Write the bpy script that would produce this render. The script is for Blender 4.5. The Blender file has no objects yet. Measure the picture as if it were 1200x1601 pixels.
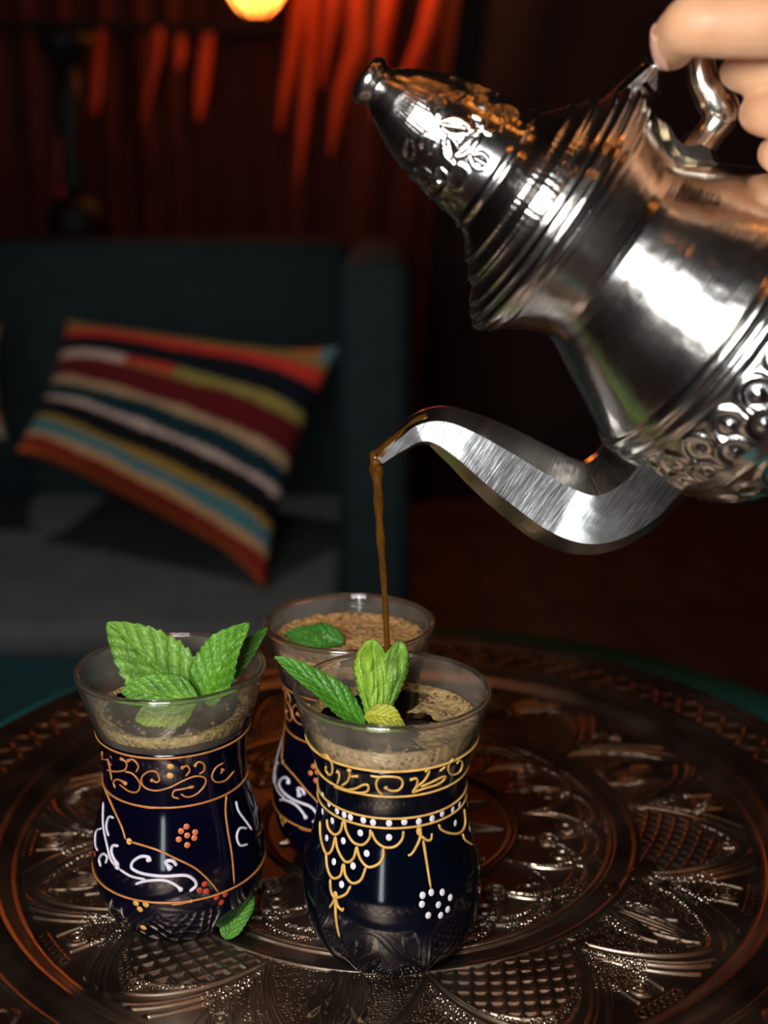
import bpy, bmesh, math, random
import numpy as np
from mathutils import Vector, Matrix
from mathutils.bvhtree import BVHTree
random.seed(7); np.random.seed(7)
S = bpy.context.scene
COL = S.collection
PI = math.pi

# ------------------------------------------------------------------ camera, light, exposure
FPX = 1900.0
PITCH = math.radians(14.8)
TRAY_Z = 0.55                      # height of the tray's floor
CAM = Vector((0, 0, TRAY_Z + 0.2605))
cam_d = bpy.data.cameras.new('camera'); cam = bpy.data.objects.new('camera', cam_d); COL.objects.link(cam)
cam.location = CAM; cam.rotation_euler = (PI/2 - PITCH, 0, 0)
cam_d.sensor_fit = 'VERTICAL'; cam_d.sensor_height = 36.0; cam_d.lens = 36.0*FPX/1601.0
cam_d.clip_start = 0.01
cam_d.dof.use_dof = True; cam_d.dof.focus_distance = 0.415; cam_d.dof.aperture_fstop = 7.0
S.camera = cam

W = bpy.data.worlds.new('world'); S.world = W; W.use_nodes = True
W.node_tree.nodes['Background'].inputs[0].default_value = (0.35, 0.6, 0.75, 1)
W.node_tree.nodes['Background'].inputs[1].default_value = 0.012

def light(name, kind, loc, energy, color=(1, 1, 1), target=None, **kw):
    l = bpy.data.lights.new(name, kind); o = bpy.data.objects.new(name, l); COL.objects.link(o)
    l.energy = energy; l.color = color; o.location = loc
    for k, v in kw.items(): setattr(l, k, v)
    if target is not None:
        o.rotation_euler = (Vector(target) - Vector(loc)).to_track_quat('-Z', 'Y').to_euler()
    return o
# the photographer's diffused flash, a little left of and above the lens
light('camera_flash', 'AREA', (CAM.x - 0.115, -0.03, CAM.z + 0.075), 2.8, (1, 0.97, 0.93), (0.02, 0.42, TRAY_Z + 0.12),
      shape='RECTANGLE', size=0.19, size_y=0.15)
# unseen cool area light added behind the photographer for upright streaks on the glasses
light('glass_streak_light', 'AREA', (-0.45, -1.55, 1.0), 7.0, (0.85, 0.93, 1.0), (-0.45, 1.0, 1.0), shape='RECTANGLE', size=0.17, size_y=1.6)
# unseen spot added overhead to brighten the cushion and seat
light('cushion_fill_spot', 'SPOT', (-0.55, 0.75, 2.35), 26, (1, 0.95, 0.88), (-0.36, 1.62, 0.45),
      spot_size=math.radians(34), spot_blend=0.8, shadow_soft_size=0.05)

S.view_settings.view_transform = 'Standard'; S.view_settings.look = 'None'
S.view_settings.exposure = 0.0; S.view_settings.gamma = 1.0; S.view_settings.use_curve_mapping = False

# ------------------------------------------------------------------ helpers
CF = Vector((0, math.cos(PITCH), -math.sin(PITCH))); CU = Vector((0, math.sin(PITCH), math.cos(PITCH)))
def ray(x, y): return CF + Vector((1, 0, 0))*((x - 600)/FPX) - CU*((y - 800.5)/FPX)
def at(x, y, Y):                 # point on the upright plane at distance Y
    d = ray(x, y); return CAM + d*(Y/d.y)
def onz(x, y, z):                # point on a level plane
    d = ray(x, y); return CAM + d*((z - CAM.z)/d.z)

def tag(o, label=None, cat=None, group=None, kind=None):
    if label: o['label'] = label
    if cat: o['category'] = cat
    if group: o['group'] = group
    if kind: o['kind'] = kind
    return o
def empty(name, loc, mat=None):
    o = bpy.data.objects.new(name, None); COL.objects.link(o); o.empty_display_size = 0.02
    if mat is not None: o.matrix_world = mat
    else: o.location = loc
    return o
def mesh_obj(name, verts, faces, mat=None, parent=None, smooth=True, loc=None):
    me = bpy.data.meshes.new(name)
    me.from_pydata([tuple(v) for v in verts], [], [tuple(f) for f in faces]); me.update()
    if smooth: me.polygons.foreach_set('use_smooth', [True]*len(me.polygons))
    o = bpy.data.objects.new(name, me); COL.objects.link(o)
    if mat: me.materials.append(mat)
    if parent: o.parent = parent
    if loc is not None: o.location = loc
    return o
def fix_normals(o):
    bm = bmesh.new(); bm.from_mesh(o.data); bmesh.ops.recalc_face_normals(bm, faces=bm.faces); bm.to_mesh(o.data); bm.free(); return o
def catmull(pts, k=8, closed=False):
    P = [np.array(p, float) for p in pts]; n = len(P); out = []
    rng = range(n) if closed else range(n-1)
    for i in rng:
        if closed: a, b, c, d = P[(i-1) % n], P[i], P[(i+1) % n], P[(i+2) % n]
        else:
            b, c = P[i], P[i+1]; a = P[i-1] if i > 0 else 2*b-c; d = P[i+2] if i+2 < n else 2*c-b
        for j in range(k):
            t = j/k
            out.append(0.5*((2*b) + (c-a)*t + (2*a-5*b+4*c-d)*t*t + (3*b-a-3*c+d)*t**3))
    if not closed: out.append(P[-1])
    return out
def tube_data(path, radii, n=10, closed=False, section=None, ref=None):
    """sweep; section = list of (x,y) unit offsets; radii = scalars or (rx, ry); ref keeps x across"""
    P = [Vector(p) for p in path]; m = len(P); V = []; Fc = []
    if section is None: section = [(math.cos(2*PI*i/n), math.sin(2*PI*i/n)) for i in range(n)]
    n = len(section); u = None
    for i in range(m):
        if closed: t = P[(i+1) % m] - P[(i-1) % m]
        else: t = P[min(i+1, m-1)] - P[max(i-1, 0)]
        t.normalize()
        if ref is not None: u = Vector(ref) - t*t.dot(Vector(ref))
        elif u is None:
            u = t.cross(Vector((0, 0, 1)));
            if u.length < 1e-3: u = t.cross(Vector((0, 1, 0)))
        else: u = u - t*t.dot(u)
        u.normalize(); w = t.cross(u)
        r = radii[i] if hasattr(radii, '__len__') else radii
        rx, ry = (r if hasattr(r, '__len__') else (r, r))
        for (a, b) in section: V.append(P[i] + u*(a*rx) + w*(b*ry))
    for i in range(m if closed else m-1):
        j = (i+1) % m
        for k in range(n):
            q = (k+1) % n
            Fc.append((i*n+k, i*n+q, j*n+q, j*n+k))
    if not closed:
        Fc.append(tuple(range(n-1, -1, -1))); Fc.append(tuple((m-1)*n + k for k in range(n)))
    return V, Fc
def merge(parts):
    V, Fc = [], []
    for v, f in parts:
        o = len(V); V += list(v); Fc += [tuple(i+o for i in q) for q in f]
    return V, Fc
def lathe_data(prof, n=96, rfun=None):
    """prof: (r, z) list; poles allowed at r=0"""
    V, Fc = [], []; rows = []
    for (r, z) in prof:
        if r < 1e-7: rows.append([len(V)]); V.append((0, 0, z)); continue
        row = []
        for k in range(n):
            a = 2*PI*k/n; rr = r + (rfun(a, z, r) if rfun else 0)
            row.append(len(V)); V.append((rr*math.cos(a), rr*math.sin(a), z))
        rows.append(row)
    for A, B in zip(rows, rows[1:]):
        if len(A) == 1 and len(B) == 1: continue
        for k in range(n):
            q = (k+1) % n
            if len(A) == 1: Fc.append((A[0], B[q], B[k]))
            elif len(B) == 1: Fc.append((A[k], A[q], B[0]))
            else: Fc.append((A[k], A[q], B[q], B[k]))
    return V, Fc
def box_data(lo, hi, bev=0):
    (a, b, c), (d, e, f) = lo, hi
    V = [(a,b,c),(d,b,c),(d,e,c),(a,e,c),(a,b,f),(d,b,f),(d,e,f),(a,e,f)]
    return V, [(0,3,2,1),(4,5,6,7),(0,1,5,4),(1,2,6,5),(2,3,7,6),(3,0,4,7)]
def bevel(o, w, seg=3):
    m = o.modifiers.new('bevel', 'BEVEL'); m.width = w; m.segments = seg; m.limit_method = 'ANGLE'; return o
def interp(xs, ys, k): return list(np.interp(np.linspace(0, len(xs)-1, k), range(len(xs)), ys))

# ------------------------------------------------------------------ materials
def new_mat(name):
    m = bpy.data.materials.new(name); m.use_nodes = True; nt = m.node_tree
    return m, nt, nt.nodes['Principled BSDF']
def N(nt, kind, **kw):
    n = nt.nodes.new(kind)
    for k, v in kw.items(): setattr(n, k, v)
    return n
def L(nt, a, b): nt.links.new(a, b)
def simple(name, col, rough=0.5, metal=0, noise=0.0, scale=20, bump=0.0, bscale=200, coords='Object', **kw):
    m, nt, b = new_mat(name)
    b.inputs['Roughness'].default_value = rough; b.inputs['Metallic'].default_value = metal
    for k, v in kw.items(): b.inputs[k].default_value = v
    tc = N(nt, 'ShaderNodeTexCoord')
    n1 = N(nt, 'ShaderNodeTexNoise'); n1.inputs['Scale'].default_value = scale; n1.inputs['Detail'].default_value = 5
    L(nt, tc.outputs[coords], n1.inputs['Vector'])
    r = N(nt, 'ShaderNodeValToRGB'); e = r.color_ramp.elements
    c = np.array(col)
    e[0].position = 0.3; e[1].position = 0.7
    e[0].color = (*np.clip(c*(1-noise), 0, 1), 1); e[1].color = (*np.clip(c*(1+noise), 0, 1), 1)
    L(nt, n1.outputs['Fac'], r.inputs['Fac']); L(nt, r.outputs['Color'], b.inputs['Base Color'])
    if bump:
        n2 = N(nt, 'ShaderNodeTexNoise'); n2.inputs['Scale'].default_value = bscale; n2.inputs['Detail'].default_value = 3
        L(nt, tc.outputs[coords], n2.inputs['Vector'])
        bp = N(nt, 'ShaderNodeBump'); bp.inputs['Strength'].default_value = bump; bp.inputs['Distance'].default_value = 0.001
        L(nt, n2.outputs['Fac'], bp.inputs['Height']); L(nt, bp.outputs['Normal'], b.inputs['Normal'])
    return m

def silver(name, col=(0.78, 0.76, 0.73), rough=0.13, brush=0.25, lump=0.25, stretch=(6, 6, 900)):
    m, nt, b = new_mat(name)
    b.inputs['Metallic'].default_value = 1; b.inputs['Base Color'].default_value = (*col, 1)
    tc = N(nt, 'ShaderNodeTexCoord'); mp = N(nt, 'ShaderNodeMapping'); mp.inputs['Scale'].default_value = stretch
    L(nt, tc.outputs['Object'], mp.inputs['Vector'])
    n1 = N(nt, 'ShaderNodeTexNoise'); n1.inputs['Scale'].default_value = 3; n1.inputs['Detail'].default_value = 4
    L(nt, mp.outputs['Vector'], n1.inputs['Vector'])
    n2 = N(nt, 'ShaderNodeTexNoise'); n2.inputs['Scale'].default_value = 70; n2.inputs['Detail'].default_value = 2
    L(nt, tc.outputs['Object'], n2.inputs['Vector'])
    b1 = N(nt, 'ShaderNodeBump'); b1.inputs['Strength'].default_value = brush; b1.inputs['Distance'].default_value = 0.0003
    b2 = N(nt, 'ShaderNodeBump'); b2.inputs['Strength'].default_value = lump; b2.inputs['Distance'].default_value = 0.002
    L(nt, n1.outputs['Fac'], b1.inputs['Height']); L(nt, n2.outputs['Fac'], b2.inputs['Height'])
    L(nt, b1.outputs['Normal'], b2.inputs['Normal']); L(nt, b2.outputs['Normal'], b.inputs['Normal'])
    mr = N(nt, 'ShaderNodeMapRange'); mr.inputs['To Min'].default_value = rough*0.6; mr.inputs['To Max'].default_value = rough*1.6
    n3 = N(nt, 'ShaderNodeTexNoise'); n3.inputs['Scale'].default_value = 45; n3.inputs['Detail'].default_value = 6
    L(nt, tc.outputs['Object'], n3.inputs['Vector']); L(nt, n3.outputs['Fac'], mr.inputs['Value']); L(nt, mr.outputs['Result'], b.inputs['Roughness'])
    return m

def clear_glass(name, tint=(0.985, 0.985, 0.98), haze=0.10, hcol=(0.78, 0.70, 0.58)):
    m = bpy.data.materials.new(name); m.use_nodes = True; nt = m.node_tree; nt.nodes.clear()
    out = N(nt, 'ShaderNodeOutputMaterial'); tr = N(nt, 'ShaderNodeBsdfTransparent'); tr.inputs[0].default_value = (*tint, 1)
    lw0 = N(nt, 'ShaderNodeLayerWeight'); lw0.inputs['Blend'].default_value = 0.5
    ab = N(nt, 'ShaderNodeValToRGB'); ab.color_ramp.elements[0].color = (*tint, 1); ab.color_ramp.elements[0].position = 0.55
    ab.color_ramp.elements[1].color = (0.30, 0.28, 0.24, 1); ab.color_ramp.elements[1].position = 0.97
    L(nt, lw0.outputs['Facing'], ab.inputs[0]); L(nt, ab.outputs[0], tr.inputs[0])
    gl = N(nt, 'ShaderNodeBsdfGlossy'); gl.inputs['Roughness'].default_value = 0.03
    lw = N(nt, 'ShaderNodeLayerWeight'); lw.inputs['Blend'].default_value = 0.5
    pw = N(nt, 'ShaderNodeMath', operation='POWER'); pw.inputs[1].default_value = 5; L(nt, lw.outputs['Facing'], pw.inputs[0])
    fr = N(nt, 'ShaderNodeMath', operation='MULTIPLY_ADD'); fr.inputs[1].default_value = 0.9; fr.inputs[2].default_value = 0.045; L(nt, pw.outputs[0], fr.inputs[0])
    df = N(nt, 'ShaderNodeBsdfDiffuse'); df.inputs[0].default_value = (*hcol, 1)
    tl = N(nt, 'ShaderNodeBsdfTranslucent'); tl.inputs[0].default_value = (*hcol, 1)
    hz = N(nt, 'ShaderNodeMixShader'); L(nt, df.outputs[0], hz.inputs[1]); L(nt, tl.outputs[0], hz.inputs[2])
    m0 = N(nt, 'ShaderNodeMixShader')
    tc = N(nt, 'ShaderNodeTexCoord'); nz = N(nt, 'ShaderNodeTexNoise'); nz.inputs['Scale'].default_value = 90; nz.inputs['Detail'].default_value = 4
    L(nt, tc.outputs['Object'], nz.inputs['Vector'])
    mr = N(nt, 'ShaderNodeMapRange'); mr.inputs['From Min'].default_value = 0.3; mr.inputs['From Max'].default_value = 0.7
    mr.inputs['To Min'].default_value = haze*0.5; mr.inputs['To Max'].default_value = haze*1.5
    L(nt, nz.outputs['Fac'], mr.inputs['Value']); L(nt, mr.outputs[0], m0.inputs[0])
    L(nt, tr.outputs[0], m0.inputs[1]); L(nt, hz.outputs[0], m0.inputs[2])
    m1 = N(nt, 'ShaderNodeMixShader'); L(nt, fr.outputs[0], m1.inputs[0]); L(nt, m0.outputs[0], m1.inputs[1]); L(nt, gl.outputs[0], m1.inputs[2])
    L(nt, m1.outputs[0], out.inputs[0]); return m

def attr_mat(name, rough=0.8, translucent=0.0, bump=0.0, bscale=600, spec=0.5, layer='Col', **kw):
    m, nt, b = new_mat(name); b.inputs['Roughness'].default_value = rough; b.inputs['Specular IOR Level'].default_value = spec
    for k, v in kw.items(): b.inputs[k].default_value = v
    a = N(nt, 'ShaderNodeAttribute'); a.attribute_name = layer
    L(nt, a.outputs['Color'], b.inputs['Base Color'])
    if bump:
        tc = N(nt, 'ShaderNodeTexCoord'); n2 = N(nt, 'ShaderNodeTexNoise'); n2.inputs['Scale'].default_value = bscale
        L(nt, tc.outputs['Object'], n2.inputs['Vector'])
        bp = N(nt, 'ShaderNodeBump'); bp.inputs['Strength'].default_value = bump; bp.inputs['Distance'].default_value = 0.002
        L(nt, n2.outputs['Fac'], bp.inputs['Height']); L(nt, bp.outputs['Normal'], b.inputs['Normal'])
    if translucent:
        out = nt.nodes['Material Output']; tl = N(nt, 'ShaderNodeBsdfTranslucent'); mx = N(nt, 'ShaderNodeMixShader'); mx.inputs[0].default_value = translucent
        L(nt, a.outputs['Color'], tl.inputs[0]); L(nt, b.outputs[0], mx.inputs[1]); L(nt, tl.outputs[0], mx.inputs[2]); L(nt, mx.outputs[0], out.inputs[0])
    return m
def set_colors(o, cols, name='Col'):
    a = o.data.color_attributes.new(name, 'FLOAT_COLOR', 'POINT')
    c = np.ones((len(o.data.vertices), 4), np.float32); c[:, :3] = cols; a.data.foreach_set('color', c.ravel())
def emit(name, col, strength):
    m, nt, b = new_mat(name); b.inputs['Base Color'].default_value = (*col, 1)
    tc = N(nt, 'ShaderNodeTexCoord'); n1 = N(nt, 'ShaderNodeTexNoise'); n1.inputs['Scale'].default_value = 14
    L(nt, tc.outputs['Object'], n1.inputs['Vector'])
    r = N(nt, 'ShaderNodeValToRGB'); e = r.color_ramp.elements; e[0].position = 0.35; e[1].position = 0.62
    e[0].color = (col[0], col[1]*0.35, col[2]*0.2, 1); e[1].color = (*col, 1)
    L(nt, n1.outputs['Fac'], r.inputs[0]); L(nt, r.outputs[0], b.inputs['Emission Color']); b.inputs['Emission Strength'].default_value = strength
    return m

M_WALL = simple('plaster_dark', (0.03, 0.015, 0.011), 0.85, noise=0.25, scale=3, bump=0.3, bscale=40)
M_CEIL = simple('ceiling_dark', (0.03, 0.022, 0.018), 0.9, noise=0.2, scale=3)
M_PLANK = simple('floor_wood', (0.12, 0.06, 0.045), 0.6, noise=0.35, scale=6, bump=0.2, bscale=60)
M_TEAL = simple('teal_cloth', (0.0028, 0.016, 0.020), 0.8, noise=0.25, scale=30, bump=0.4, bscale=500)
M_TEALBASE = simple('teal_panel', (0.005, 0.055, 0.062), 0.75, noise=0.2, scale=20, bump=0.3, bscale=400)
M_SEAT = simple('grey_cloth', (0.085, 0.095, 0.10), 0.9, noise=0.2, scale=14, bump=0.5, bscale=400)
M_TABLE = simple('teal_paint', (0.012, 0.27, 0.27), 0.65, noise=0.15, scale=12)
M_DRAPE = simple('red_drape', (0.085, 0.014, 0.007), 0.85, noise=0.15, scale=9, bump=0.3, bscale=300)
M_STREAK = simple('red_streak', (0.72, 0.085, 0.018), 0.7, noise=0.12, scale=9, bump=0.3, bscale=300)  # bright red that carries the lit streaks of the dark drape
M_DARKWOOD = simple('dark_wood', (0.008, 0.007, 0.007), 0.6, noise=0.3, scale=15)
M_BRASS = simple('dark_brass', (0.25, 0.13, 0.05), 0.35, 1.0, noise=0.3, scale=30)
M_GLOW = emit('lantern_glow', (1.0, 0.36, 0.06), 9.0)
M_GLOW_BRIGHT = emit('lantern_glow_bright', (1.0, 0.38, 0.06), 30.0)

# ------------------------------------------------------------------ the room
def struct(name, data, mat, **kw):
    o = mesh_obj(name, *data, mat, smooth=False); o['kind'] = 'structure'; return o
RX0, RX1, RY0, RY1, RZ1 = -2.2, 2.2, -1.6, 3.2, 2.6
struct('wall_back', box_data((RX0, RY1, 0), (RX1, RY1+0.1, RZ1)), M_WALL)
struct('wall_left', box_data((RX0-0.1, RY0, 0), (RX0, RY1, RZ1)), M_WALL)
struct('wall_right', box_data((RX1, RY0, 0), (RX1+0.1, RY1, RZ1)), M_WALL)
struct('wall_front', box_data((RX0, RY0-0.1, 0), (RX1, RY0, RZ1)), M_WALL)
struct('ceiling', box_data((RX0, RY0, RZ1), (RX1, RY1, RZ1+0.1)), M_CEIL)
floor = struct('floor', box_data((RX0, RY0, -0.1), (RX1, RY1, -0.006)), M_DARKWOOD)
pv, pf = box_data((0.002, 0.002, -0.006), (0.138, RY1-RY0-0.002, 0.0))
pm = None
for i in range(int((RX1-RX0)/0.14)):
    p = mesh_obj('plank', pv, pf, M_PLANK, floor, smooth=False) if pm is None else bpy.data.objects.new('plank', pm)
    if pm is not None: COL.objects.link(p); p.parent = floor
    pm = p.data; p.location = (RX0 + 0.02 + i*0.14, RY0, 0)
a, b = at(130, 30, 3.02), at(430, 46, 3.02)
struct('trim_1', tube_data([(RX0+0.02, 3.02, a.z), (b.x, 3.02, b.z)], (0.012, 0.012), 8), M_DARKWOOD)

def drape(x0, x1, z0, z1, Y, folds, amp, lean, label, seed):
    rs = np.random.RandomState(seed); nu, nv = folds*14, 40; V = []; Fc = []
    ph = np.cumsum(rs.uniform(0.6, 1.4, folds+1)); ph = (ph-ph[0])/(ph[-1]-ph[0])
    am = rs.uniform(0.5, 1.3, folds+1)
    for j in range(nv+1):
        t = j/nv; z = z0 + (z1-z0)*t
        for i in range(nu+1):
            s = i/nu; k = np.interp(s, ph, range(folds+1)); a_ = np.interp(s, ph, am)
            x = x0 + (x1-x0)*s + lean*(s-0.25)*(t**1.5)
            w = (0.5+0.5*math.cos(2*PI*k))**2.2
            y = Y - amp*a_*(w + 0.12*math.cos(4*PI*k+1)) * (0.8 + 0.25*math.sin(3*t + k))
            V.append((x, y, z))
    for j in range(nv):
        for i in range(nu): q = j*(nu+1)+i; Fc.append((q, q+1, q+nu+2, q+nu+1))
    o = mesh_obj('drape', V, Fc, M_DRAPE); m = o.modifiers.new('thickness', 'SOLIDIFY'); m.thickness = 0.003
    return tag(o, label, 'curtain', 'red drapes')
drape(-0.30, 0.08, 0.02, 2.4, 3.14, 6, 0.03, 0.36, 'dark maroon drape hanging behind the red streak strips and teapot lid', 3)
drape(-1.25, -0.30, 0.02, 2.4, 3.17, 11, 0.03, 0.0, 'dark maroon drape hanging behind the sofa at left', 5)
def streak_strips(label, lines, ytop, Yr):
    # twisted cloth strips on a rail, shaped as the lit streaks of drape folds
    P0 = at(lines[0][0][0], -130 if ytop is None else ytop, Yr); e = empty('streak_fringe', P0); tag(e, label, 'drape streaks', 'lit streak strips')
    for n_, ln in enumerate(lines):
        pts = catmull([(x, y, w) for x, y, w in ln], 10); m = len(pts); V = []; Fc = []; ns = 10
        for i, (x, y, w) in enumerate(pts):
            c = at(x, y, Yr + 0.006*math.sin(n_*2+i*0.08)); hw = w*Yr/FPX/1.02
            for j in range(ns+1):
                v = 2*j/ns-1; tw = 0.5*math.sin(n_*1.7+i*0.05)
                V.append(c + Vector((hw*v*math.cos(tw), hw*v*math.sin(tw) - 0.45*hw*math.cos(v*PI/2), 0)) - P0)
        for i in range(m-1):
            for j in range(ns): q = i*(ns+1)+j; Fc.append((q, q+1, q+ns+2, q+ns+1))
        o = mesh_obj('ribbon', V, Fc, M_STREAK, e); md = o.modifiers.new('thickness', 'SOLIDIFY'); md.thickness = 0.002
    if ytop is None:
        mesh_obj('rail', *tube_data([at(420, -130, Yr)-P0, at(820, -130, Yr)-P0], 0.008, 8), M_BRASS, e)
    return e
streak_strips('bright orange-red strips for the lit drape streaks between lantern and teapot lid', [
    [(478,-130,15),(469,0,15),(458,80,12),(444,150,7),(436,205,2)], [(496,-130,9),(486,60,8),(477,160,8),(469,250,4),(464,290,1)],
    [(520,-130,14),(514,0,15),(508,70,12),(502,140,3)], [(556,-130,14),(552,0,15),(552,80,15),(534,140,12),(523,200,7),(516,245,1.5)],
    [(622,-130,15),(609,0,15),(598,75,13),(588,150,6),(582,190,2)], [(712,-130,16),(682,0,17),(664,60,15),(640,110,10),(618,165,2)]], None, 3.02)
streak_strips('dim red strips for the lit drape streaks left of the lantern', [
    [(328,44,9),(320,90,10),(314,150,9),(310,190,2)], [(285,44,7),(283,80,7),(279,110,2)], [(247,44,9),(242,95,9),(230,150,7),(222,195,1.5)],
    [(156,44,8),(152,90,9),(149,150,8),(147,180,2)], [(104,44,8),(102,160,8),(98,240,7),(95,320,2)]], 44, 3.02)

# ------------------------------------------------------------------ lanterns
def make_lantern(loc, label, power, r=0.075, glow=None):
    e = empty('hanging_lantern', loc); tag(e, label, 'lantern', 'hanging lanterns')
    mesh_obj('glowing_globe', *lathe_data([(0, -1.15*r), (0.25*r, -1.1*r), (0.6*r, -0.82*r), (0.85*r, -0.45*r), (0.95*r, 0), (0.85*r, 0.4*r), (0.6*r, 0.7*r), (0.45*r, 0.8*r)], 32), glow or M_GLOW, e)
    for k in range(8):
        a = 2*PI*k/8
        pts = [(0.99*rr*math.cos(a), 0.99*rr*math.sin(a), z) for rr, z in ((0.3*r, -1.1*r), (0.66*r, -0.82*r), (0.92*r, -0.45*r), (1.03*r, 0), (0.9*r, 0.42*r), (0.62*r, 0.72*r))]
        mesh_obj('rib', *tube_data(pts, 0.05*r, 6), M_BRASS, e)
    mesh_obj('cap', *lathe_data([(0.7*r, 0.68*r), (0.72*r, 0.75*r), (0.4*r, 1.0*r), (0.2*r, 1.35*r), (0.06*r, 1.5*r), (0, 1.55*r)], 24), M_BRASS, e)
    mesh_obj('finial', *lathe_data([(0, -1.4*r), (0.1*r, -1.33*r), (0.12*r, -1.22*r), (0.28*r, -1.08*r), (0.1*r, -1.05*r), (0, -1.05*r)], 16), M_BRASS, e)
    mesh_obj('chain', *tube_data([(0, 0, 1.5*r), (0, 0, RZ1-loc[2])], 0.004, 6), M_BRASS, e)
    if power:
        l = light('lantern_bulb', 'POINT', (loc[0], loc[1]+r*1.5, loc[2]+0.01), power, (1, 0.32, 0.08), shadow_soft_size=r*0.6)
    return e
p = at(400, -32, 2.55)
make_lantern((p.x, p.y, p.z), 'glowing orange lantern hanging at the top edge', 0.16, 0.062)
p = at(600, -190, 2.86)
make_lantern((p.x, p.y, p.z), 'unseen orange lantern added above the view to light the red streaks', 4.2, 0.03)  # lamp added out of view to light the red strips
for (x, y, z), nm in zip(((-0.42, 0.12, 1.62), (-0.08, 0.34, 1.75), (0.30, 0.16, 1.60), (0.62, 0.42, 1.70), (0.95, -0.2, 1.5)),
                        ('above and left of the tray', 'right above the tray', 'above the hand', 'right of the hand', 'behind the hand at far right')):
    make_lantern((x, y, z), 'orange lantern hanging ' + nm + ', seen only mirrored in the teapot', 0, 0.03, M_GLOW_BRIGHT)

# ------------------------------------------------------------------ dark stand behind the sofa
p = at(118, 330, 2.45)
e = empty('turned_stand', (p.x, p.y, 0)); tag(e, 'dark turned stand with flat cap behind the sofa, top left', 'stand')
zt_ = at(118, 52, 2.45).z; zb_ = at(118, 330, 2.45).z
mesh_obj('cap', *lathe_data([(0, zt_), (0.05, zt_), (0.054, zt_-0.012), (0.05, zt_-0.03), (0.03, zt_-0.045), (0.02, zt_-0.06), (0, zt_-0.06)], 24), M_DARKWOOD, e)
mesh_obj('column', *lathe_data([(0, zt_-0.06), (0.021, zt_-0.06), (0.026, zt_-0.12), (0.02, zt_-0.2), (0.026, zb_+0.05), (0.02, zb_+0.03), (0, zb_+0.03)], 24), M_DARKWOOD, e)
mesh_obj('base', *lathe_data([(0, zb_+0.03), (0.03, zb_+0.03), (0.055, zb_), (0.055, zb_-0.05), (0.04, zb_-0.06), (0.04, 0), (0, 0)], 24), M_DARKWOOD, e)

# ------------------------------------------------------------------ sofa
SEAT_Z = 0.323
sofa = empty('sofa', (-0.8, 1.6, 0)); tag(sofa, 'dark teal sofa with grey seat behind the tray', 'sofa')
def sbox(name, lo, hi, mat, bv=0.02):
    c = Vector((-0.8, 1.6, 0)); o = mesh_obj(name, *box_data(Vector(lo)-c, Vector(hi)-c), mat, sofa); return bevel(o, bv, 4)
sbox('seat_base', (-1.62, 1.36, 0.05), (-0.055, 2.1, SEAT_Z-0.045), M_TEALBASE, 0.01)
sbox('seat_cushion', (-0.84, 1.33, SEAT_Z-0.045), (-0.058, 1.97, SEAT_Z), M_SEAT, 0.018)
sbox('seat_cushion', (-1.62, 1.33, SEAT_Z-0.045), (-0.845, 1.97, SEAT_Z), M_SEAT, 0.018)
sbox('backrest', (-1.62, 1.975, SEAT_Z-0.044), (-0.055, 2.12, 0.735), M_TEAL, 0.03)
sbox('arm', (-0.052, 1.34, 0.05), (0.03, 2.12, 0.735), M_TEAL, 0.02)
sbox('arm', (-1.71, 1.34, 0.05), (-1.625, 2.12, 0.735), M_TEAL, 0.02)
for x in (-1.66, -0.03):
    for y in (1.40, 2.06): sbox('leg', (x-0.02, y-0.02, 0), (x+0.02, y+0.02, 0.05), M_DARKWOOD, 0.003)

# ------------------------------------------------------------------ cushions
STR = [(0.00, (0.40, 0.17, 0.04)), (0.05, (0.30, 0.20, 0.06)), (0.13, (0.70, 0.05, 0.03)), (0.205, (0.008, 0.009, 0.016)),
       (0.320, 'A'), (0.375, (0.14, 0.010, 0.014)), (0.505, (0.52, 0.34, 0.19)), (0.548, (0.007, 0.034, 0.045)), (0.638, (0.66, 0.49, 0.42)),
       (0.664, (0.008, 0.008, 0.010)), (0.765, (0.36, 0.22, 0.04)), (0.80, (0.07, 0.21, 0.24)), (0.865, (0.58, 0.33, 0.15)), (0.905, (0.26, 0.022, 0.012)), (0.975, (0.55, 0.11, 0.02))]
M_KILIM = attr_mat('kilim_weave', 0.95, bump=0.6, bscale=900, spec=0.2)
def pillow(name, corners, thick, colf, mat, n=110):
    """corners TL,TR,BR,BL as vectors; cushion built with front toward the room"""
    TL, TR, BR, BL = [Vector(c) for c in corners]
    nrm = ((TR-TL).cross(BL-TL) + (BR-BL).cross(BR-TR)*1.0).normalized()
    if nrm.y > 0: nrm = -nrm
    V = []; C = []; Fc = []
    for side in (1, -1):
        for j in range(n+1):
            v = j/n
            for i in range(n+1):
                u = i/n
                uu, vv = 2*u-1, 2*v-1
                # edges pulled in between the corner ears
                pu = u - 0.045*uu*(1-vv*vv)*abs(uu)**3; pv_ = v - 0.075*vv*(1-uu**4)*abs(vv)**3
                P = TL.lerp(TR, pu).lerp(BL.lerp(BR, pu), pv_)
                h = thick*max(0, (1-uu**4)*(1-vv**4))**0.55*(0.72+0.28*(1-uu*uu)*(1-vv*vv))
                V.append(P + nrm*(side*h)); C.append(colf(u, v))
    w = n+1
    for s in (0, 1):
        o = s*w*w
        for j in range(n):
            for i in range(n):
                q = o+j*w+i; f = (q, q+1, q+w+1, q+w); Fc.append(f if s else f[::-1])
    o = mesh_obj(name, V, Fc, mat); bm = bmesh.new(); bm.from_mesh(o.data)
    set_colors(o, C); bm.free()
    bm = bmesh.new(); bm.from_mesh(o.data); bmesh.ops.remove_doubles(bm, verts=bm.verts, dist=1e-5); bmesh.ops.recalc_face_normals(bm, faces=bm.faces); bm.to_mesh(o.data); bm.free()
    return o
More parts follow.
